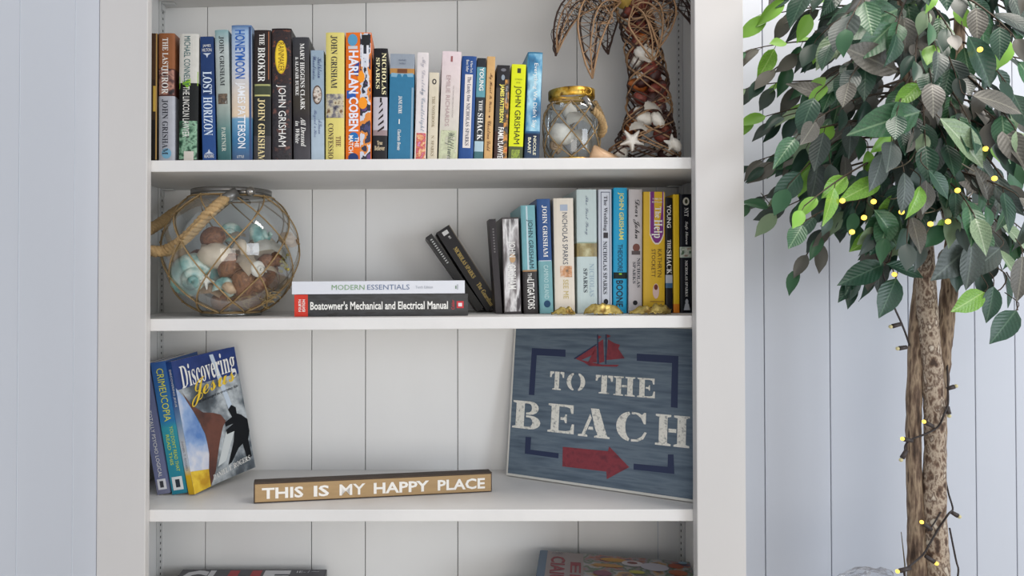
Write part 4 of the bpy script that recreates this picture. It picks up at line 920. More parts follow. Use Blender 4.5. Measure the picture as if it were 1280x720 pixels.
for i in range(len(lv) - 1):
    for k in range(7):
        a0 = ph + 2 * PI * (k + i / 2) / 7
        for sg in (.5, -.5):
            a1 = a0 + sg * 2 * PI / 7
            tube(bm, [kat(lv[i] + (lv[i + 1] - lv[i]) * q / 5, a0 + (a1 - a0) * q / 5) for q in range(6)], .0012, 5)
        bmesh.ops.create_icosphere(bm, subdivisions=1, radius=.0023, matrix=Matrix.Translation(kat(lv[i], a0, .0018)))
tube(bm, [kat(.93, 2 * PI * q / 40) for q in range(41)], .0012, 5)
finish('twine_net', bm, M_TWINE, sj, smooth=True, kind='stuff')
K0 = Vector((kc.x, Yk, kz))
q0 = at(741, 137, Yk - .035) - K0
hpk = spline([q0, at(750, 146, Yk - .036) - K0, at(755, 160, Yk - .026) - K0, at(751, 168, Yk - .01) - K0, at(753, 152, Yk + .02) - K0, at(748, 138, Yk + .034) - K0, at(742, 128, Yk + .04) - K0], 8)
bm = bmesh.new(); rope(bm, hpk, .0068, pitch=.02); finish('rope_handle', bm, M_ROPE, sj, smooth=True)
bm = bmesh.new(); tube(bm, [at(730, 121, Yk - .04) - K0, q0 + Vector((.001, 0, -.001))], .0062, 14); finish('rope_clamp', bm, M_CHROME, sj, smooth=True)
bm = bmesh.new(); rg = at(735, 114, Yk - .044) - K0
tube(bm, [rg + Vector((.006 * math.cos(a), 0, .006 * math.sin(a))) for a in (2 * PI * k / 16 for k in range(17))], .0011, 6); finish('wire_ring', bm, M_GOLD, sj, smooth=True)
grow = 1.0
for q, (px, py, rp, lb) in enumerate([(722, 150, 19, 'large white shell in the middle of the small netted jar'), (702, 168, 17, 'white shell low at the left in the small netted jar'), (728, 176, 19, 'white shell low at the right in the small netted jar'), (712, 140, 11, 'small white shell at the top of the small netted jar'), (693, 182, 11, 'grey shell at the foot of the small netted jar')]):
    o = jput(['clam', 'stone', 'clam', 'stone', 'snail'][q], px, py, Yk + R.uniform(-.01, .02), rp, 4 if q < 4 else 1, lb, (1.2 + .2 * q, .3 * q, .5)); o['group'] = 'shells inside the small netted jar'

# beige wedge shell beside the jar
a = at(738, 199, .06); bz = S1.z(a.x) + .0006
vs = [at(737, 199, .055), at(742, 180, .062), at(749, 184, .07), at(762, 194, .085), at(790, 199, .09), at(760, 199, .04)]
vs = [Vector((v.x, v.y, max(v.z, bz))) for v in vs]
bm = bmesh.new(); V = [bm.verts.new(v) for v in vs]; bt = [bm.verts.new((v.x, v.y + .02, bz)) for v in vs]
for v, z in ((V[0], bz), (V[5], bz), (V[4], bz)): v.co.z = bz
bmesh.ops.convex_hull(bm, input=bm.verts[:]); bmesh.ops.bevel(bm, geom=bm.edges[:], offset=.0012, segments=2, affect='EDGES')
setp(finish('seashell', bm, mat('peach_shell', (216, 178, 140), .4, var=.1, vscale=50), smooth=True), 'peach coloured broken shell between small netted jar and the vine palm', 'shell')

# ------------------------------------------------------------------ vine palm tree
Yp = .125; kp = (Yp + D) / F
pb = at(806, 197, Yp); pz = S1.z(pb.x) + .0006
palm = root('palm_decoration', (pb.x, Yp, pz), 'woven vine palm tree ornament filled with pods and shells on the top shelf', 'ornament')
P0 = Vector((pb.x, Yp, pz))
TR = [(199, 804, 44), (189, 804, 42), (172, 808, 35), (153, 811, 29), (122, 811, 26), (92, 810, 23), (61, 803, 22), (30, 797, 21.5), (5, 788, 20), (-15, 784, 17)]
def trunk(py):
    for (a, xa, ra), (b, xb, rb_) in zip(TR, TR[1:]):
        if b <= py <= a:
            t = (a - py) / (a - b); return xa + (xb - xa) * t, (ra + (rb_ - ra) * t) * kp
    return (TR[0][1], TR[0][2] * kp) if py > 199 else (TR[-1][1], TR[-1][2] * kp)
def tw(py, ang, f=1.0):
    cx, r_ = trunk(py); c = at(cx, py, Yp) - P0; c.z = max(c.z, .004)
    return c + Vector((math.cos(ang) * r_ * f, math.sin(ang) * r_ * .8 * f, 0))
# pods inside
for k in range(64):
    py = 194 - k * 3.05 + R.uniform(-2, 2); ang = R.uniform(-PI, 0) if k % 4 else R.uniform(0, PI)
    cx, r_ = trunk(py); sz = (R.uniform(8, 12)) * kp
    p = tw(py, ang, max(.1, (r_ - sz) / r_)); p.z = max(p.z, sz * 1.25)
    white = R.random() < .18; bm = bmesh.new()
    if white: bumpy(bm, sz * 1.0, sz * .7, sz * .8, .25, seed=k)
    else: bumpy(bm, sz * .75, sz * .75, sz * 1.15, .08, seed=k)
    o = finish('shell' if white else 'pod', bm, mSH[4] if white else (mat('orange_pod', (168, 92, 36), .5, bump=.4, bscale=80, var=.3, vscale=50) if k % 9 == 2 else mSH[5] if k % 3 else mat('deep_brown_pod', (60, 26, 20), .5, var=.3, vscale=50)), palm, smooth=True)
    o.location = p; o.rotation_euler = (R.uniform(-1.2, 1.2), R.uniform(-1.2, 1.2), R.uniform(0, 3))
for nm, px, py, rp, kind, rot in (('starfish', 790, 176, 21, 'star', (PI / 2, .3, 0)), ('starfish', 840, 180, 17, 'star', (PI / 2, .9, .3)), ('shell', 817, 137, 17, 'clam', (1.2, .3, .5)), ('shell', 807, 68, 15, 'stone', (0, .4, 0)), ('shell', 800, 160, 13, 'clam', (1.3, .2, 0)), ('shell', 822, 150, 11, 'stone', (.3, 1, 0)), ('shell', 845, 181, 9, 'stone', (.3, 1, 0))):
    r_ = rp * kp; bm = bmesh.new(); {'star': star, 'clam': clam, 'stone': lambda b, q: bumpy(b, q, q * .7, q * .6, .25, seed=px)}[kind](bm, r_)
    cx, rt_ = trunk(py); o = finish(nm, bm, mSH[4], palm, smooth=True); o.location = at(px, py, Yp - rt_ * .75) - P0; o.rotation_euler = rot
mV1 = mat('tan_vine', (152, 118, 84), .6, var=.25, vscale=60); mV2 = mat('dark_vine', (66, 44, 34), .7, var=.3, vscale=60)
for wi in range(22):
    bm = bmesh.new(); a0 = 2 * PI * wi / 11 + R.uniform(-.2, .2); sg = 1 if wi % 2 else -1; tn = R.uniform(1.3, 2.2); y0 = 199 - R.uniform(0, 4)
    top = R.uniform(-10, 30)
    pts = []
    n = 46
    for q in range(n + 1):
        t = q / n; py = y0 + (top - y0) * t; pts.append(tw(py, a0 + sg * tn * 2 * PI * t + .15 * math.sin(t * 19 + wi), 1.03 + .03 * math.sin(q * 1.7 + wi)))
    tube(bm, pts, .0013 + .0006 * R.random(), 5); finish('vine', bm, mV1 if wi % 5 < 2 else mV2, palm, smooth=True)
for px, py, r_, m in ((798, 3, 17, mSH[5]), (785, -4, 16, mat('yellow_fibre', (176, 146, 66), .8, bump=.6, bscale=120, var=.35, vscale=60))):
    bm = bmesh.new(); bumpy(bm, r_ * kp, r_ * kp, r_ * kp, .12, seed=px); o = finish('crown_knot', bm, m, palm, smooth=True); o.location = at(px, py, Yp - .012) - P0
# upper part of the trunk goes on out of view to the crown
def frond(base, mid, tip, wpx, m, Y0, Y1, n=12, zig=8, r=.0015, extra=4, label=None):
    """leaf-shaped wire frame with zigzag weaving"""
    def c(t):
        a = at(base[0], base[1], Y0); b = at(mid[0], mid[1], (Y0 + Y1) / 2); d_ = at(tip[0], tip[1], Y1)
        return a * (1 - t) ** 2 + b * 2 * t * (1 - t) + d_ * t * t - P0
    def side(t, s):
        p = c(t); q = (c(min(1, t + .02)) - c(max(0, t - .02))).normalized(); nr = Vector((q.z, .0, -q.x)); w_ = wpx * kp * math.sin(PI * min(1, t ** .8)) ** .8
        return p + nr * w_ * s + Vector((0, .012 * math.sin(PI * t) * (1 - abs(s)) * -1, 0))
    bm = bmesh.new()
    for s in (-1, 1, 0): tube(bm, [side(i / n, s) + Vector((R.uniform(-1, 1), R.uniform(-1, 1), 0)) * .0008 for i in range(n + 1)], r * (1.25 if s else .9), 5)
    pts = [side(.06 + .9 * i / zig, 1 if i % 2 else -1) for i in range(zig + 1)]; tube(bm, pts, r * .75, 5)
    pts = [side(.06 + .9 * i / zig, -1 if i % 2 else 1) + Vector((0, .004, 0)) for i in range(zig + 1)]; tube(bm, pts, r * .7, 5)
    for e in range(extra):
        t = R.uniform(.1, .8); tube(bm, spline([side(t, R.uniform(-1, 1)), side(min(1, t + .15), R.uniform(-1.3, 1.3)) + Vector((0, R.uniform(-.01, .01), 0)), side(min(1, t + .28), R.uniform(-1, 1))], 4), r * .6, 4)
    finish('frond', bm, m, palm, smooth=True)
frond((775, 5), (702, -24), (695, 70), 15, mV2, Yp - .01, Yp - .03, extra=12, zig=12)
frond((775, 3), (708, -18), (697, 66), 12, mV1, Yp - .02, Yp - .04, extra=3, zig=9, r=.0012)
frond((776, 3), (728, -12), (740, 98), 20, mV1, Yp - .03, Yp - .06, extra=3)
frond((772, 0), (722, 0), (742, 92), 14, mV2, Yp + .01, Yp - .0, extra=3)
frond((770, 10), (752, 20), (760, 68), 13, mV2, Yp + .03, Yp + .04, extra=3)
frond((790, 4), (838, -14), (824, 60), 22, mV1, Yp - .04, Yp - .06, extra=10)
frond((792, 8), (812, 20), (816, 76), 20, mV1, Yp - .05, Yp - .055, extra=3, zig=5)
frond((792, 2), (845, -18), (834, 34), 12, mV2, Yp - .03, Yp - .03, extra=12)
frond((795, 0), (845, -30), (867, 34), 11, mV2, Yp + .0, Yp - .02, extra=12)

# ------------------------------------------------------------------ gilded shells on the second shelf
mGS = art('gilded_shell', [(96, 74, 26), (168, 142, 70), (200, 178, 104), (120, 92, 34)], 45, rough=.4, bump=.7); mGS.node_tree.nodes['Principled BSDF'].inputs['Metallic'].default_value = .55
def oyster(x0, x1, ytop, Y, seed, label, flip=1):
    a = at(x0, 394, Y); b = at(x1, 394, Y); z = S2.z((a.x + b.x) / 2) + .0006; h_ = at(x0, ytop, Y).z - z
    bm = bmesh.new(); n, m = 22, 12; wd = b.x - a.x; g = []
    for i in range(n + 1):
        row = []
        for j in range(m + 1):
            u_, v_ = i / n, j / m; prof_ = math.sin(PI * min(1, u_ ** (.7 if flip > 0 else 1.35)))
            y = (v_ - .5) * wd * .50 * prof_ ; arch = math.sin(PI * v_) * h_ * (prof_ ** .6) * (.75 + .5 * noise.noise(Vector((u_ * 3.5 + seed, v_ * 2, 0))))
            z_ = max(.0, arch + noise.noise(Vector((u_ * 7, v_ * 5, seed))) * h_ * .55 * prof_ * math.sin(PI * v_))
            if j in (0, m): z_ += abs(noise.noise(Vector((u_ * 9, seed, 1)))) * h_ * .3
            row.append(bm.verts.new((u_ * wd, y, z_)))
        g.append(row)
    for i in range(n):
        for j in range(m): bm.faces.new((g[i][j], g[i + 1][j], g[i + 1][j + 1], g[i][j + 1]))
    bmesh.ops.remove_doubles(bm, verts=bm.verts[:], dist=.0002)
    bmesh.ops.solidify(bm, geom=bm.faces[:], thickness=-.0012)
    mz = min(v.co.z for v in bm.verts)
    for v in bm.verts: v.co.z -= mz
    o = finish('gilded_shell', bm, mGS, smooth=True); o.location = (a.x, Y, z); return setp(o, label, 'shell', 'gilded shells in front of the books')
oyster(689, 719, 382, .072, 1.3, 'smallest gilded shell, in front of the cream and blue books', -1)
oyster(730, 779, 378, .070, 4.1, 'gilded shell with the blunt left end, below the cyan book', 1)
oyster(786, 839, 377, .070, 7.7, 'widest gilded shell, in front of the mustard yellow book', -1)

# ------------------------------------------------------------------ ficus tree
Yf = .06
ty = .62
tb = root('side_table', (at(1165, 700, Yf).x, Yf, 0), 'low round table carrying the potted ficus, below the picture', 'table')
bm = bmesh.new(); lathe(bm, [(.001, ty - .02), (.21, ty - .02), (.215, ty - .01), (.21, ty), (.001, ty)], 40); finish('table_top', bm, M_FRAME, tb, smooth=False)
for k in range(4):
    bm = bmesh.new(); a = PI / 4 + k * PI / 2; tube(bm, [(.15 * math.cos(a), .15 * math.sin(a), ty - .021), (.17 * math.cos(a), .17 * math.sin(a), 0)], [.014, .010], 10); finish('leg', bm, M_FRAME, tb, smooth=True)
ficus = root('ficus_tree', (at(1160, 700, Yf).x, Yf, ty + .001), 'artificial ficus tree with twisted trunk right of the bookcase', 'tree')
F0 = Vector(ficus.location)
bm = bmesh.new(); lathe(bm, [(.001, 0), (.08, 0), (.105, .10), (.110, .105), (.110, .12), (.100, .12), (.098, .09), (.001, .09)], 36); finish('pot', bm, mat('woven_basket', (120, 92, 62), .8, bump=.8, bscale=90, var=.3, vscale=60), ficus, smooth=True)
mBark = art('mottled_bark', [(70, 54, 44), (116, 94, 78), (186, 170, 150), (98, 76, 62), (208, 196, 178)], 85, rough=.85, stretch=(1.1, 1.1, .6), bump=1.0, detail=7)
mBark2 = art('dark_bark', [(62, 48, 38), (108, 88, 72), (160, 140, 116), (78, 60, 48)], 75, rough=.85, stretch=(1.6, 1.6, .3), bump=1.0, detail=7)
def trunkm(pts, m, name='trunk'):
    P = [(at(px, py, Y) - F0, w_ / 2 * (Y + D) / F) for px, py, Y, w_ in pts]
    c = spline([p for p, _ in P], 8); rr_ = []
    for i in range(len(c)):
        t = i / 8; k = min(int(t), len(P) - 2); f = t - k; rr_.append((P[k][1] * (1 - f) + P[k + 1][1] * f) * (1 + .07 * noise.noise(Vector((i * .7, px_seed[0], 0)))))
    bm = bmesh.new(); tube(bm, c, rr_, 14)
    for v in bm.verts: v.co += Vector((noise.noise(v.co * 60), noise.noise(v.co * 60 + Vector((9, 0, 0))), 0)) * .0016
    px_seed[0] += 3.3; return finish(name, bm, m, ficus, smooth=True)
px_seed = [0]
YT = Yf
base_y = proj(F0 + Vector((0, 0, .085)))[1]
trunkm([(1146, base_y, YT, 24), (1147, 720, YT, 22), (1145, 650, YT, 19), (1142, 560, YT, 17), (1143, 480, YT, 17), (1146, 400, YT + .004, 16), (1152, 330, YT + .006, 14), (1150, 250, YT + .01, 12), (1138, 170, YT + .01, 12), (1133, 80, YT + .01, 14), (1128, -40, YT, 14)], mBark2)
trunkm([(1172, base_y, YT - .01, 30), (1172, 720, YT - .01, 27), (1168, 640, YT - .012, 25), (1169, 560, YT - .012, 24), (1166, 480, YT - .012, 23), (1160, 400, YT - .012, 23), (1156, 330, YT - .01, 22), (1153, 250, YT - .006, 19), (1146, 170, YT, 16), (1146, 90, YT, 15), (1146, -40, YT, 14)], mBark)
trunkm([(1166, base_y, YT + .02, 22), (1168, 700, YT + .02, 18), (1172, 600, YT + .022, 18), (1174, 520, YT + .02, 16), (1178, 460, YT + .02, 17), (1180, 420, YT + .02, 19), (1187, 360, YT + .02, 19), (1191, 300, YT + .02, 17), (1192, 200, YT + .02, 15), (1197, 100, YT + .02, 13), (1200, 0, YT + .02, 12), (1202, -60, YT + .02, 10)], mBark2)
# leaf meshes
def leaf_mat(name, base, vein, rough=.42):
    m = bpy.data.materials.new(name); t, n, l, b = nt(m); b.inputs['Roughness'].default_value = rough
    tc = n.new('ShaderNodeTexCoord'); sx = n.new('ShaderNodeSeparateXYZ'); l.new(tc.outputs['Generated'], sx.inputs[0])
    s1 = n.new('ShaderNodeMath'); s1.operation = 'SUBTRACT'; s1.inputs[1].default_value = .5; l.new(sx.outputs[0], s1.inputs[0])
    ab = n.new('ShaderNodeMath'); ab.operation = 'ABSOLUTE'; l.new(s1.outputs[0], ab.inputs[0])
    mr = n.new('ShaderNodeMapRange'); mr.inputs[1].default_value = .012; mr.inputs[2].default_value = .04; mr.inputs[3].default_value = .6; mr.inputs[4].default_value = 0
    l.new(ab.outputs[0], mr.inputs[0])
    # side veins
    ma = n.new('ShaderNodeMath'); ma.operation = 'MULTIPLY_ADD'; ma.inputs[1].default_value = -.55; l.new(ab.outputs[0], ma.inputs[0]); l.new(sx.outputs[1], ma.inputs[2])
    mu = n.new('ShaderNodeMath'); mu.operation = 'MULTIPLY'; mu.inputs[1].default_value = 62; l.new(ma.outputs[0], mu.inputs[0])
    si = n.new('ShaderNodeMath'); si.operation = 'SINE'; l.new(mu.outputs[0], si.inputs[0])
    m2 = n.new('ShaderNodeMapRange'); m2.inputs[1].default_value = .75; m2.inputs[2].default_value = 1; m2.inputs[3].default_value = 0; m2.inputs[4].default_value = .07; l.new(si.outputs[0], m2.inputs[0])
    mx_ = n.new('ShaderNodeMath'); mx_.operation = 'MAXIMUM'; l.new(mr.outputs[0], mx_.inputs[0]); l.new(m2.outputs[0], mx_.inputs[1])
    ns = n.new('ShaderNodeTexNoise'); ns.inputs['Scale'].default_value = 38; l.new(tc.outputs['Object'], ns.inputs[0])
    r_ = n.new('ShaderNodeValToRGB'); r_.color_ramp.elements[0].position = .3; r_.color_ramp.elements[1].position = .7
    c = L(base); r_.color_ramp.elements[0].color = tuple(x * .72 for x in c[:3]) + (1,); r_.color_ramp.elements[1].color = tuple(min(1, x * 1.2) for x in c[:3]) + (1,)
    l.new(ns.outputs[0], r_.inputs[0])
    mc = n.new('ShaderNodeMixRGB'); l.new(mx_.outputs[0], mc.inputs[0]); l.new(r_.outputs[0], mc.inputs[1]); mc.inputs[2].default_value = L(vein); l.new(mc.outputs[0], b.inputs['Base Color'])
    wv = n.new('ShaderNodeBump'); wv.inputs['Strength'].default_value = .15; wv.inputs['Distance'].default_value = .001; l.new(si.outputs[0], wv.inputs['Height']); l.new(wv.outputs[0], b.inputs['Normal'])
    b.inputs['Specular IOR Level'].default_value = .6
    return m
LM = [leaf_mat('leaf_dark_green', (34, 72, 52), (90, 120, 96)), leaf_mat('leaf_grey_brown', (92, 90, 82), (140, 138, 124), .5), leaf_mat('leaf_slate', (62, 74, 68), (108, 122, 112), .45),
      leaf_mat('leaf_green', (56, 100, 66), (140, 170, 130)), leaf_mat('leaf_lime', (122, 172, 62), (176, 206, 120), .4), leaf_mat('leaf_pale', (128, 150, 116), (190, 204, 176), .4)]
def leaf_mesh(fold, bend, wr, seed):
    vs = []; fs = []; nl = 7; wcs = (-1, -.5, 0, .5, 1)
    for i in range(nl + 1):
        t = i / nl; w_ = wr * (math.sin(PI * min(1, t ** .82)) ** .85) if 0 < t < 1 else 0
        if t > .8: w_ *= .82
        if i == nl: w_ = .004
        if i == 0: w_ = .006
        for c in wcs:
            vs.append((w_ * c, t, abs(c) * w_ * fold - bend * t * t + .02 * math.sin(6 * t + seed) * c))
    for i in range(nl):
        for j in range(4): a = i * 5 + j; fs.append((a, a + 1, a + 6, a + 5))
    return vs, fs
LV = [leaf_mesh(.35, .12, .23, 0), leaf_mesh(.15, .25, .25, 1), leaf_mesh(.5, .3, .22, 2), leaf_mesh(.2, .05, .26, 4)]
LMESH = {}
for i, (vs, fs) in enumerate(LV):
    for j, m in enumerate(LM):
        me = bpy.data.meshes.new('leaf'); me.from_pydata(vs, [], fs); me.materials.append(m)
        for p in me.polygons: p.use_smooth = True
        LMESH[i, j] = me
leaves = []; bmT = bmesh.new()
def pick():
    x = R.random(); return 0 if x < .36 else 1 if x < .54 else 2 if x < .70 else 3 if x < .87 else 4 if x < .94 else 5
def add_leaf(p, axis, nrm_, size, col=None):
    y = axis.normalized(); z = nrm_ - y * nrm_.dot(y)
    if z.length < .05: z = y.orthogonal()
    z.normalize(); x = y.cross(z)
    q, pp, dep = proj(p + y * size * .5)
    leaves.append((size / dep, p, Matrix((x * size, y * size, z * size)).transposed(), R.randrange(4), pick() if col is None else col, q, pp))
def spray(o, tip, sag=.03, start=.35, nl=7, size=.06, cols=None, last=True):
    mid = o.lerp(tip, .5) + Vector((0, 0, sag)); c = [o * (1 - t) ** 2 + mid * 2 * t * (1 - t) + tip * t * t for t in (i / 10 for i in range(11))]
    tube(bmT, [p - F0 for p in c], [.0026 - .0017 * i / 10 for i in range(11)], 5)
    for i in range(nl):
        t = start + (1 - start) * i / max(1, nl - 1); k = min(9, int(t * 10)); p = c[k].lerp(c[k + 1], t * 10 - k) if t < 1 else c[10]
        d_ = (c[min(10, k + 1)] - c[k]).normalized(); sd = Vector((-d_.z, R.uniform(-.5, .5), d_.x)) * (1 if i % 2 else -1)
        ax = (d_ * .8 + sd * .55 + Vector((0, R.uniform(-.45, .2), -.55 - R.random() * .5))) if t < 1 else d_ + Vector((0, -.1, -.5))
        nr = Vector((R.uniform(-.7, .7), -1 + R.uniform(-.2, .5), .55 + R.uniform(-.4, .5)))
        pe = p + ax.normalized() * .010; tube(bmT, [p - F0, pe - F0], .0007, 4, cap=False)
        add_leaf(pe, ax, nr, size * R.uniform(.72, 1.25), R.choice(cols) if cols else None)
def A(px, py, Y): return at(px, py, Y)
man = [((1120, 60), (938, 62, .12)), ((1110, 40), (960, 92, .10)), ((1120, 110), (938, 108, .16)), ((1120, 120), (948, 148, .14)), ((1125, 150), (968, 150, .08)), ((1130, 170), (941, 203, .16)), ((1130, 185), (960, 205, .10)), ((1135, 190), (944, 250, .16)), ((1135, 200), (975, 262, .1)),
       ((1135, 200), (1000, 330, .10)), ((1140, 210), (1030, 290, .06)), ((1145, 250), (1075, 338, .05)), ((1150, 290), (1072, 350, .06)), ((1205, 250), (1290, 330, .06)), ((1200, 240), (1250, 330, .02)),
       ((1110, 10), (965, 18, .14)), ((1110, -10), (985, -5, .1)), ((1130, 100), (1010, 180, .02)), ((1130, 100), (1035, 215, -.02)), ((1140, 150), (1070, 260, -.04)), ((1150, 120), (1130, 240, -.06)), ((1190, 120), (1230, 250, -.04)), ((1200, 160), (1290, 280, .0)), ((1150, 180), (1190, 320, .0)), ((1190, 180), (1150, 270, -.05)), ((1190, 200), (1225, 330, .03))]
for (ox, oy), (tx, tyy, tY) in man:
    spray(A(ox, oy, Yf + .01), A(tx, tyy, min(tY, .24)), sag=R.uniform(.01, .05), nl=8, size=.054)
for k in range(104):
    tx = R.uniform(985, 1340) if k < 84 else R.uniform(1090, 1220); lim = 300 if tx > 1000 else 240; tyy = R.uniform(-60, lim); tY = R.uniform(-.16, .22) if k < 84 else R.uniform(-.16, -.04)
    ox = 1150 + (tx - 1150) * R.uniform(.05, .25); oy = tyy - R.uniform(20, 90)
    spray(A(ox, oy, Yf + (tY - Yf) * .2), A(tx, tyy, tY), sag=R.uniform(.01, .05), nl=6, size=R.uniform(.048, .064))
# hero leaves seen clearly in the picture (px, py of stalk end, px, py of tip, Y, colour)
for x0, y0, x1, y1, Y, c in ((1122, 12, 1048, 42, -.08, 3), (1116, 30, 1075, 70, -.1, 3), (1012, 18, 1000, 48, 0, 4), (1110, 60, 1078, 92, -.05, 1), (1022, 55, 1018, 76, .02, 4), (1262, 50, 1252, 80, -.1, 4), (1150, 105, 1122, 130, -.12, 4), (1150, 140, 1080, 158, -.14, 3), (1160, 120, 1180, 150, -.1, 1),
                             (1122, 90, 1062, 60, -.1, 1), (1085, 188, 1085, 214, -.06, 4), (1150, 232, 1143, 268, -.12, 4), (1100, 225, 1060, 245, -.1, 4), (1018, 210, 1002, 238, 0, 4), (1130, 215, 1136, 260, -.13, 2), (1160, 212, 1190, 242, -.13, 0), (1038, 205, 1040, 240, -.06, 2), (1105, 330, 1060, 350, .0, 0), (1108, 330, 1152, 343, -.02, 0),
                             (1120, 348, 1102, 392, 0, 0), (1230, 365, 1195, 387, 0, 4), (1242, 358, 1236, 398, .0, 0), (1270, 388, 1242, 425, -.01, 0), (1220, 300, 1172, 345, -.04, 2), (1215, 300, 1212, 355, -.05, 2), (1250, 310, 1215, 340, -.03, 2), (1278, 320, 1275, 370, -.04, 1), (1092, 262, 1128, 300, -.08, 3), (1145, 295, 1130, 322, -.06, 3), (1100, 290, 1068, 310, -.04, 4), (1180, 282, 1160, 306, -.05, 3),
                             (1210, 45, 1240, 100, -.1, 0), (1215, 120, 1282, 130, -.12, 1), (1175, 148, 1230, 200, -.12, 5), (960, 260, 935, 250, .1, 3), (1045, 130, 1000, 100, 0, 1), (1235, 250, 1228, 212, -.08, 1)):
    a, b = A(x0, y0, Y), A(x1, y1, Y - .01)
    add_leaf(a, b - a, Vector((R.uniform(-.3, .3), -1, R.uniform(.1, .6))), (b - a).length * 1.12, c)
    tube(bmT, spline([a - F0, a - F0 - (b - a).normalized() * .012 + Vector((0, .003, .004)), a - F0 + Vector((R.uniform(-.01, .01), .02, .03))], 3), .0008, 4, cap=False)
# long bare twigs down at the right and left fringe
for pts in ([(1200, 300), (1240, 330), (1258, 345), (1250, 362), (1232, 364)], [(1258, 340), (1268, 360), (1272, 388)], [(1150, 270), (1120, 300), (1112, 325), (1106, 330)], [(1112, 325), (1120, 348)]):
    tube(bmT, spline([at(x, y, -.0) - F0 for x, y in pts], 4), .0011, 5)
finish('twigs', bmT, mat('twig_brown', (70, 58, 46), .8), ficus, smooth=True, kind='stuff')
inview = [q for q in leaves if 925 < q[5] < 1300 and -25 < q[6] < 440]; rest = [q for q in leaves if q not in inview]
inview.sort(key=lambda q: -q[0])
for q in inview[:296]:
    o = bpy.data.objects.new('leaf', LMESH[q[3], q[4]]); COL.objects.link(o); o.parent = ficus
    o.matrix_local = Matrix.Translation(q[1] - F0) @ q[2].to_4x4()
vs = []; fs = []; mi = []
for q in inview[296:] + rest:
    k = len(vs); V, Fc = LV[q[3]]; vs += [q[1] - F0 + q[2] @ Vector(v) for v in V]; fs += [tuple(i + k for i in f) for f in Fc]; mi += [q[4]] * len(Fc)
me = bpy.data.meshes.new('foliage'); me.from_pydata([tuple(v) for v in vs], [], fs)
for j, c in enumerate([(32, 62, 48), (92, 90, 82), (62, 74, 68), (56, 100, 66), (122, 172, 62), (128, 150, 116)]): me.materials.append(mat('foliage_%d' % j, c, .45))
for p, j in zip(me.polygons, mi): p.material_index = j; p.use_smooth = True
o = bpy.data.objects.new('foliage', me); COL.objects.link(o); o.parent = ficus; o['kind'] = 'stuff'
print('leaves', len(leaves), 'in view', len(inview))

# ------------------------------------------------------------------ string lights
sl = root('string_lights', at(1165, 560, Yf - .03), 'warm fairy lights on dark wire wound around the ficus trunk', 'lights')
S_0 = Vector(sl.location); mWire = mat('dark_wire', (44, 36, 34), .5); mSock = mat('dark_socket', (58, 50, 48), .5)
mBulb = mat('glowing_bulb', (255, 214, 90), .3, emit=1.5); mCone = mat('bulb_dome', (210, 200, 150), .3)
def wire(pts, r=.0016):
    bm = bmesh.new(); tube(bm, spline([at(x, y, Y) - S_0 for x, y, Y in pts], 6), r, 6); finish('wire', bm, mWire, sl, smooth=True)
f_, b_ = Yf - .030, Yf + .028
wire([(1093, 300, .02), (1095, 317, .02), (1102, 337, .03), (1110, 362, .03), (1117, 382, .03), (1126, 402, .03), (1132, 417, .03), (1137, 432, .05)])
wire([(1184, 455, .07), (1185, 486, .05), (1185, 505, .03), (1180, 518, .02), (1173, 533, f_), (1158, 542, f_), (1140, 549, .03), (1132, 556, .04), (1131, 566, .04)])
wire([(1182, 600, .07), (1186, 618, .05), (1191, 636, .04), (1186, 642, .02), (1175, 658, f_), (1162, 680, f_), (1154, 693, f_), (1138, 707, .02), (1130, 714, .02), (1134, 730, .03)])
wire([(1187, 660, .06), (1195, 700, .03), (1198, 712, .02), (1196, 728, .02)])
wire([(1160, 664, f_), (1167, 655, f_), (1176, 640, f_)], .0013)
def bulb(px, py, tx, ty_, Y, lit=True, sock=True):
    a = at(px, py, Y) - S_0; b = at(tx, ty_, Y - .003) - S_0; d_ = (b - a)
    if sock:
        bm = bmesh.new(); tube(bm, [a, a + d_ * .68], [.0034, .0040], 10); s = finish('lamp_holder', bm, mSock, sl, smooth=True)
    else: s = sl
    bm = bmesh.new(); bmesh.ops.create_icosphere(bm, subdivisions=2, radius=.0034 if sock else .0042, matrix=Matrix.Translation(a + d_ * .85 if sock else b))
    finish('bulb', bm, mBulb if lit else mCone, s, smooth=True)
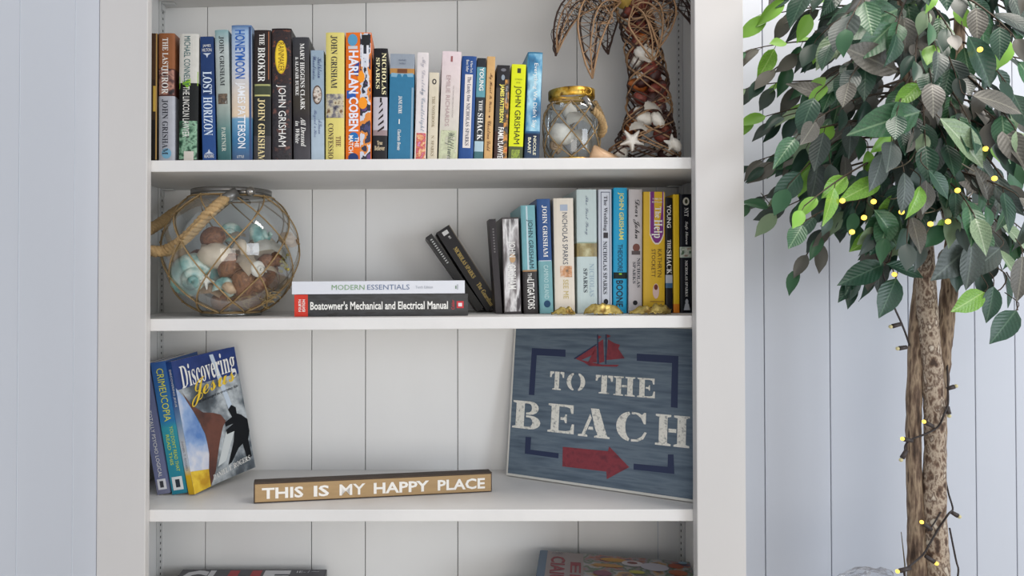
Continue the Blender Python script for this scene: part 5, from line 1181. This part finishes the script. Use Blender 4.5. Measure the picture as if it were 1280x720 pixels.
for v in ((1126, 405, 1111, 409, .02, 0), (1133, 434, 1120, 436, .03, 0), (1184, 486, 1197, 482, .05, 0), (1184, 508, 1187, 522, .03, 0), (1166, 533, 1153, 526, f_ - .003, 1), (1140, 551, 1126, 548, .02, 1), (1133, 563, 1125, 577, .02, 0), (1189, 640, 1201, 647, .03, 0),
          (1164, 662, 1150, 651, f_ - .004, 1), (1157, 695, 1173, 706, f_ - .004, 1), (1138, 710, 1119, 715, .0, 1), (1096, 345, 1084, 348, .02, 0)):
    bulb(*v[:5], lit=bool(v[5]))
for px, py in ((1092, 252), (1053, 251), (1080, 272), (1197, 238), (1243, 223), (1163, 280), (1185, 277), (1065, 290), (1127, 265), (1118, 343), (1110, 182), (1232, 186), (1225, 62)):
    bulb(px - 3, py - 6, px, py, -.11 if py < 300 else 0, sock=False)
bm = bmesh.new()
for k in range(7):
    x, y = R.uniform(1060, 1240), R.uniform(170, 260)
    tube(bm, spline([at(x, y, -.03) - S_0, at(x + R.uniform(-30, 30), y + R.uniform(0, 30), -.06) - S_0, at(x + R.uniform(-60, 60), y + R.uniform(10, 50), -.02) - S_0], 6), .0011, 5)
finish('crown_wire', bm, mat('silver_wire', (150, 140, 120), .3, .7), sl, smooth=True, kind='stuff')

# clear plastic wrap standing out of the pot, thin dry stem beside it
bm = bmesh.new(); c = at(1088, 738, .0)
g = bmesh.ops.create_icosphere(bm, subdivisions=4, radius=1)
for v in g['verts']:
    n_ = noise.noise(v.co * 2.2); n3 = noise.noise(v.co * 7); v.co = Vector((v.co.x * .058, v.co.y * .03, v.co.z * .037)) * (1 + .25 * n_ + .10 * n3)
o = finish('plastic_wrap', bm, glass_mat('crumpled_film', (.9, .91, .93, 1), .14, .12), smooth=False); o.location = c
setp(o, 'crumpled clear plastic film at the foot of the ficus trunk, cut by the picture edge', 'wrap')
bm = bmesh.new(); tube(bm, [at(1134, base_y, Yf - .01), at(1131, 705, Yf - .01), at(1126.5, 665, Yf - .01)], [.0014, .0012, .0006], 6)
setp(finish('dry_stem', bm, mat('dry_stem', (90, 82, 62), .8), smooth=True), 'thin straight dry stem rising left of the ficus trunk', 'stem')
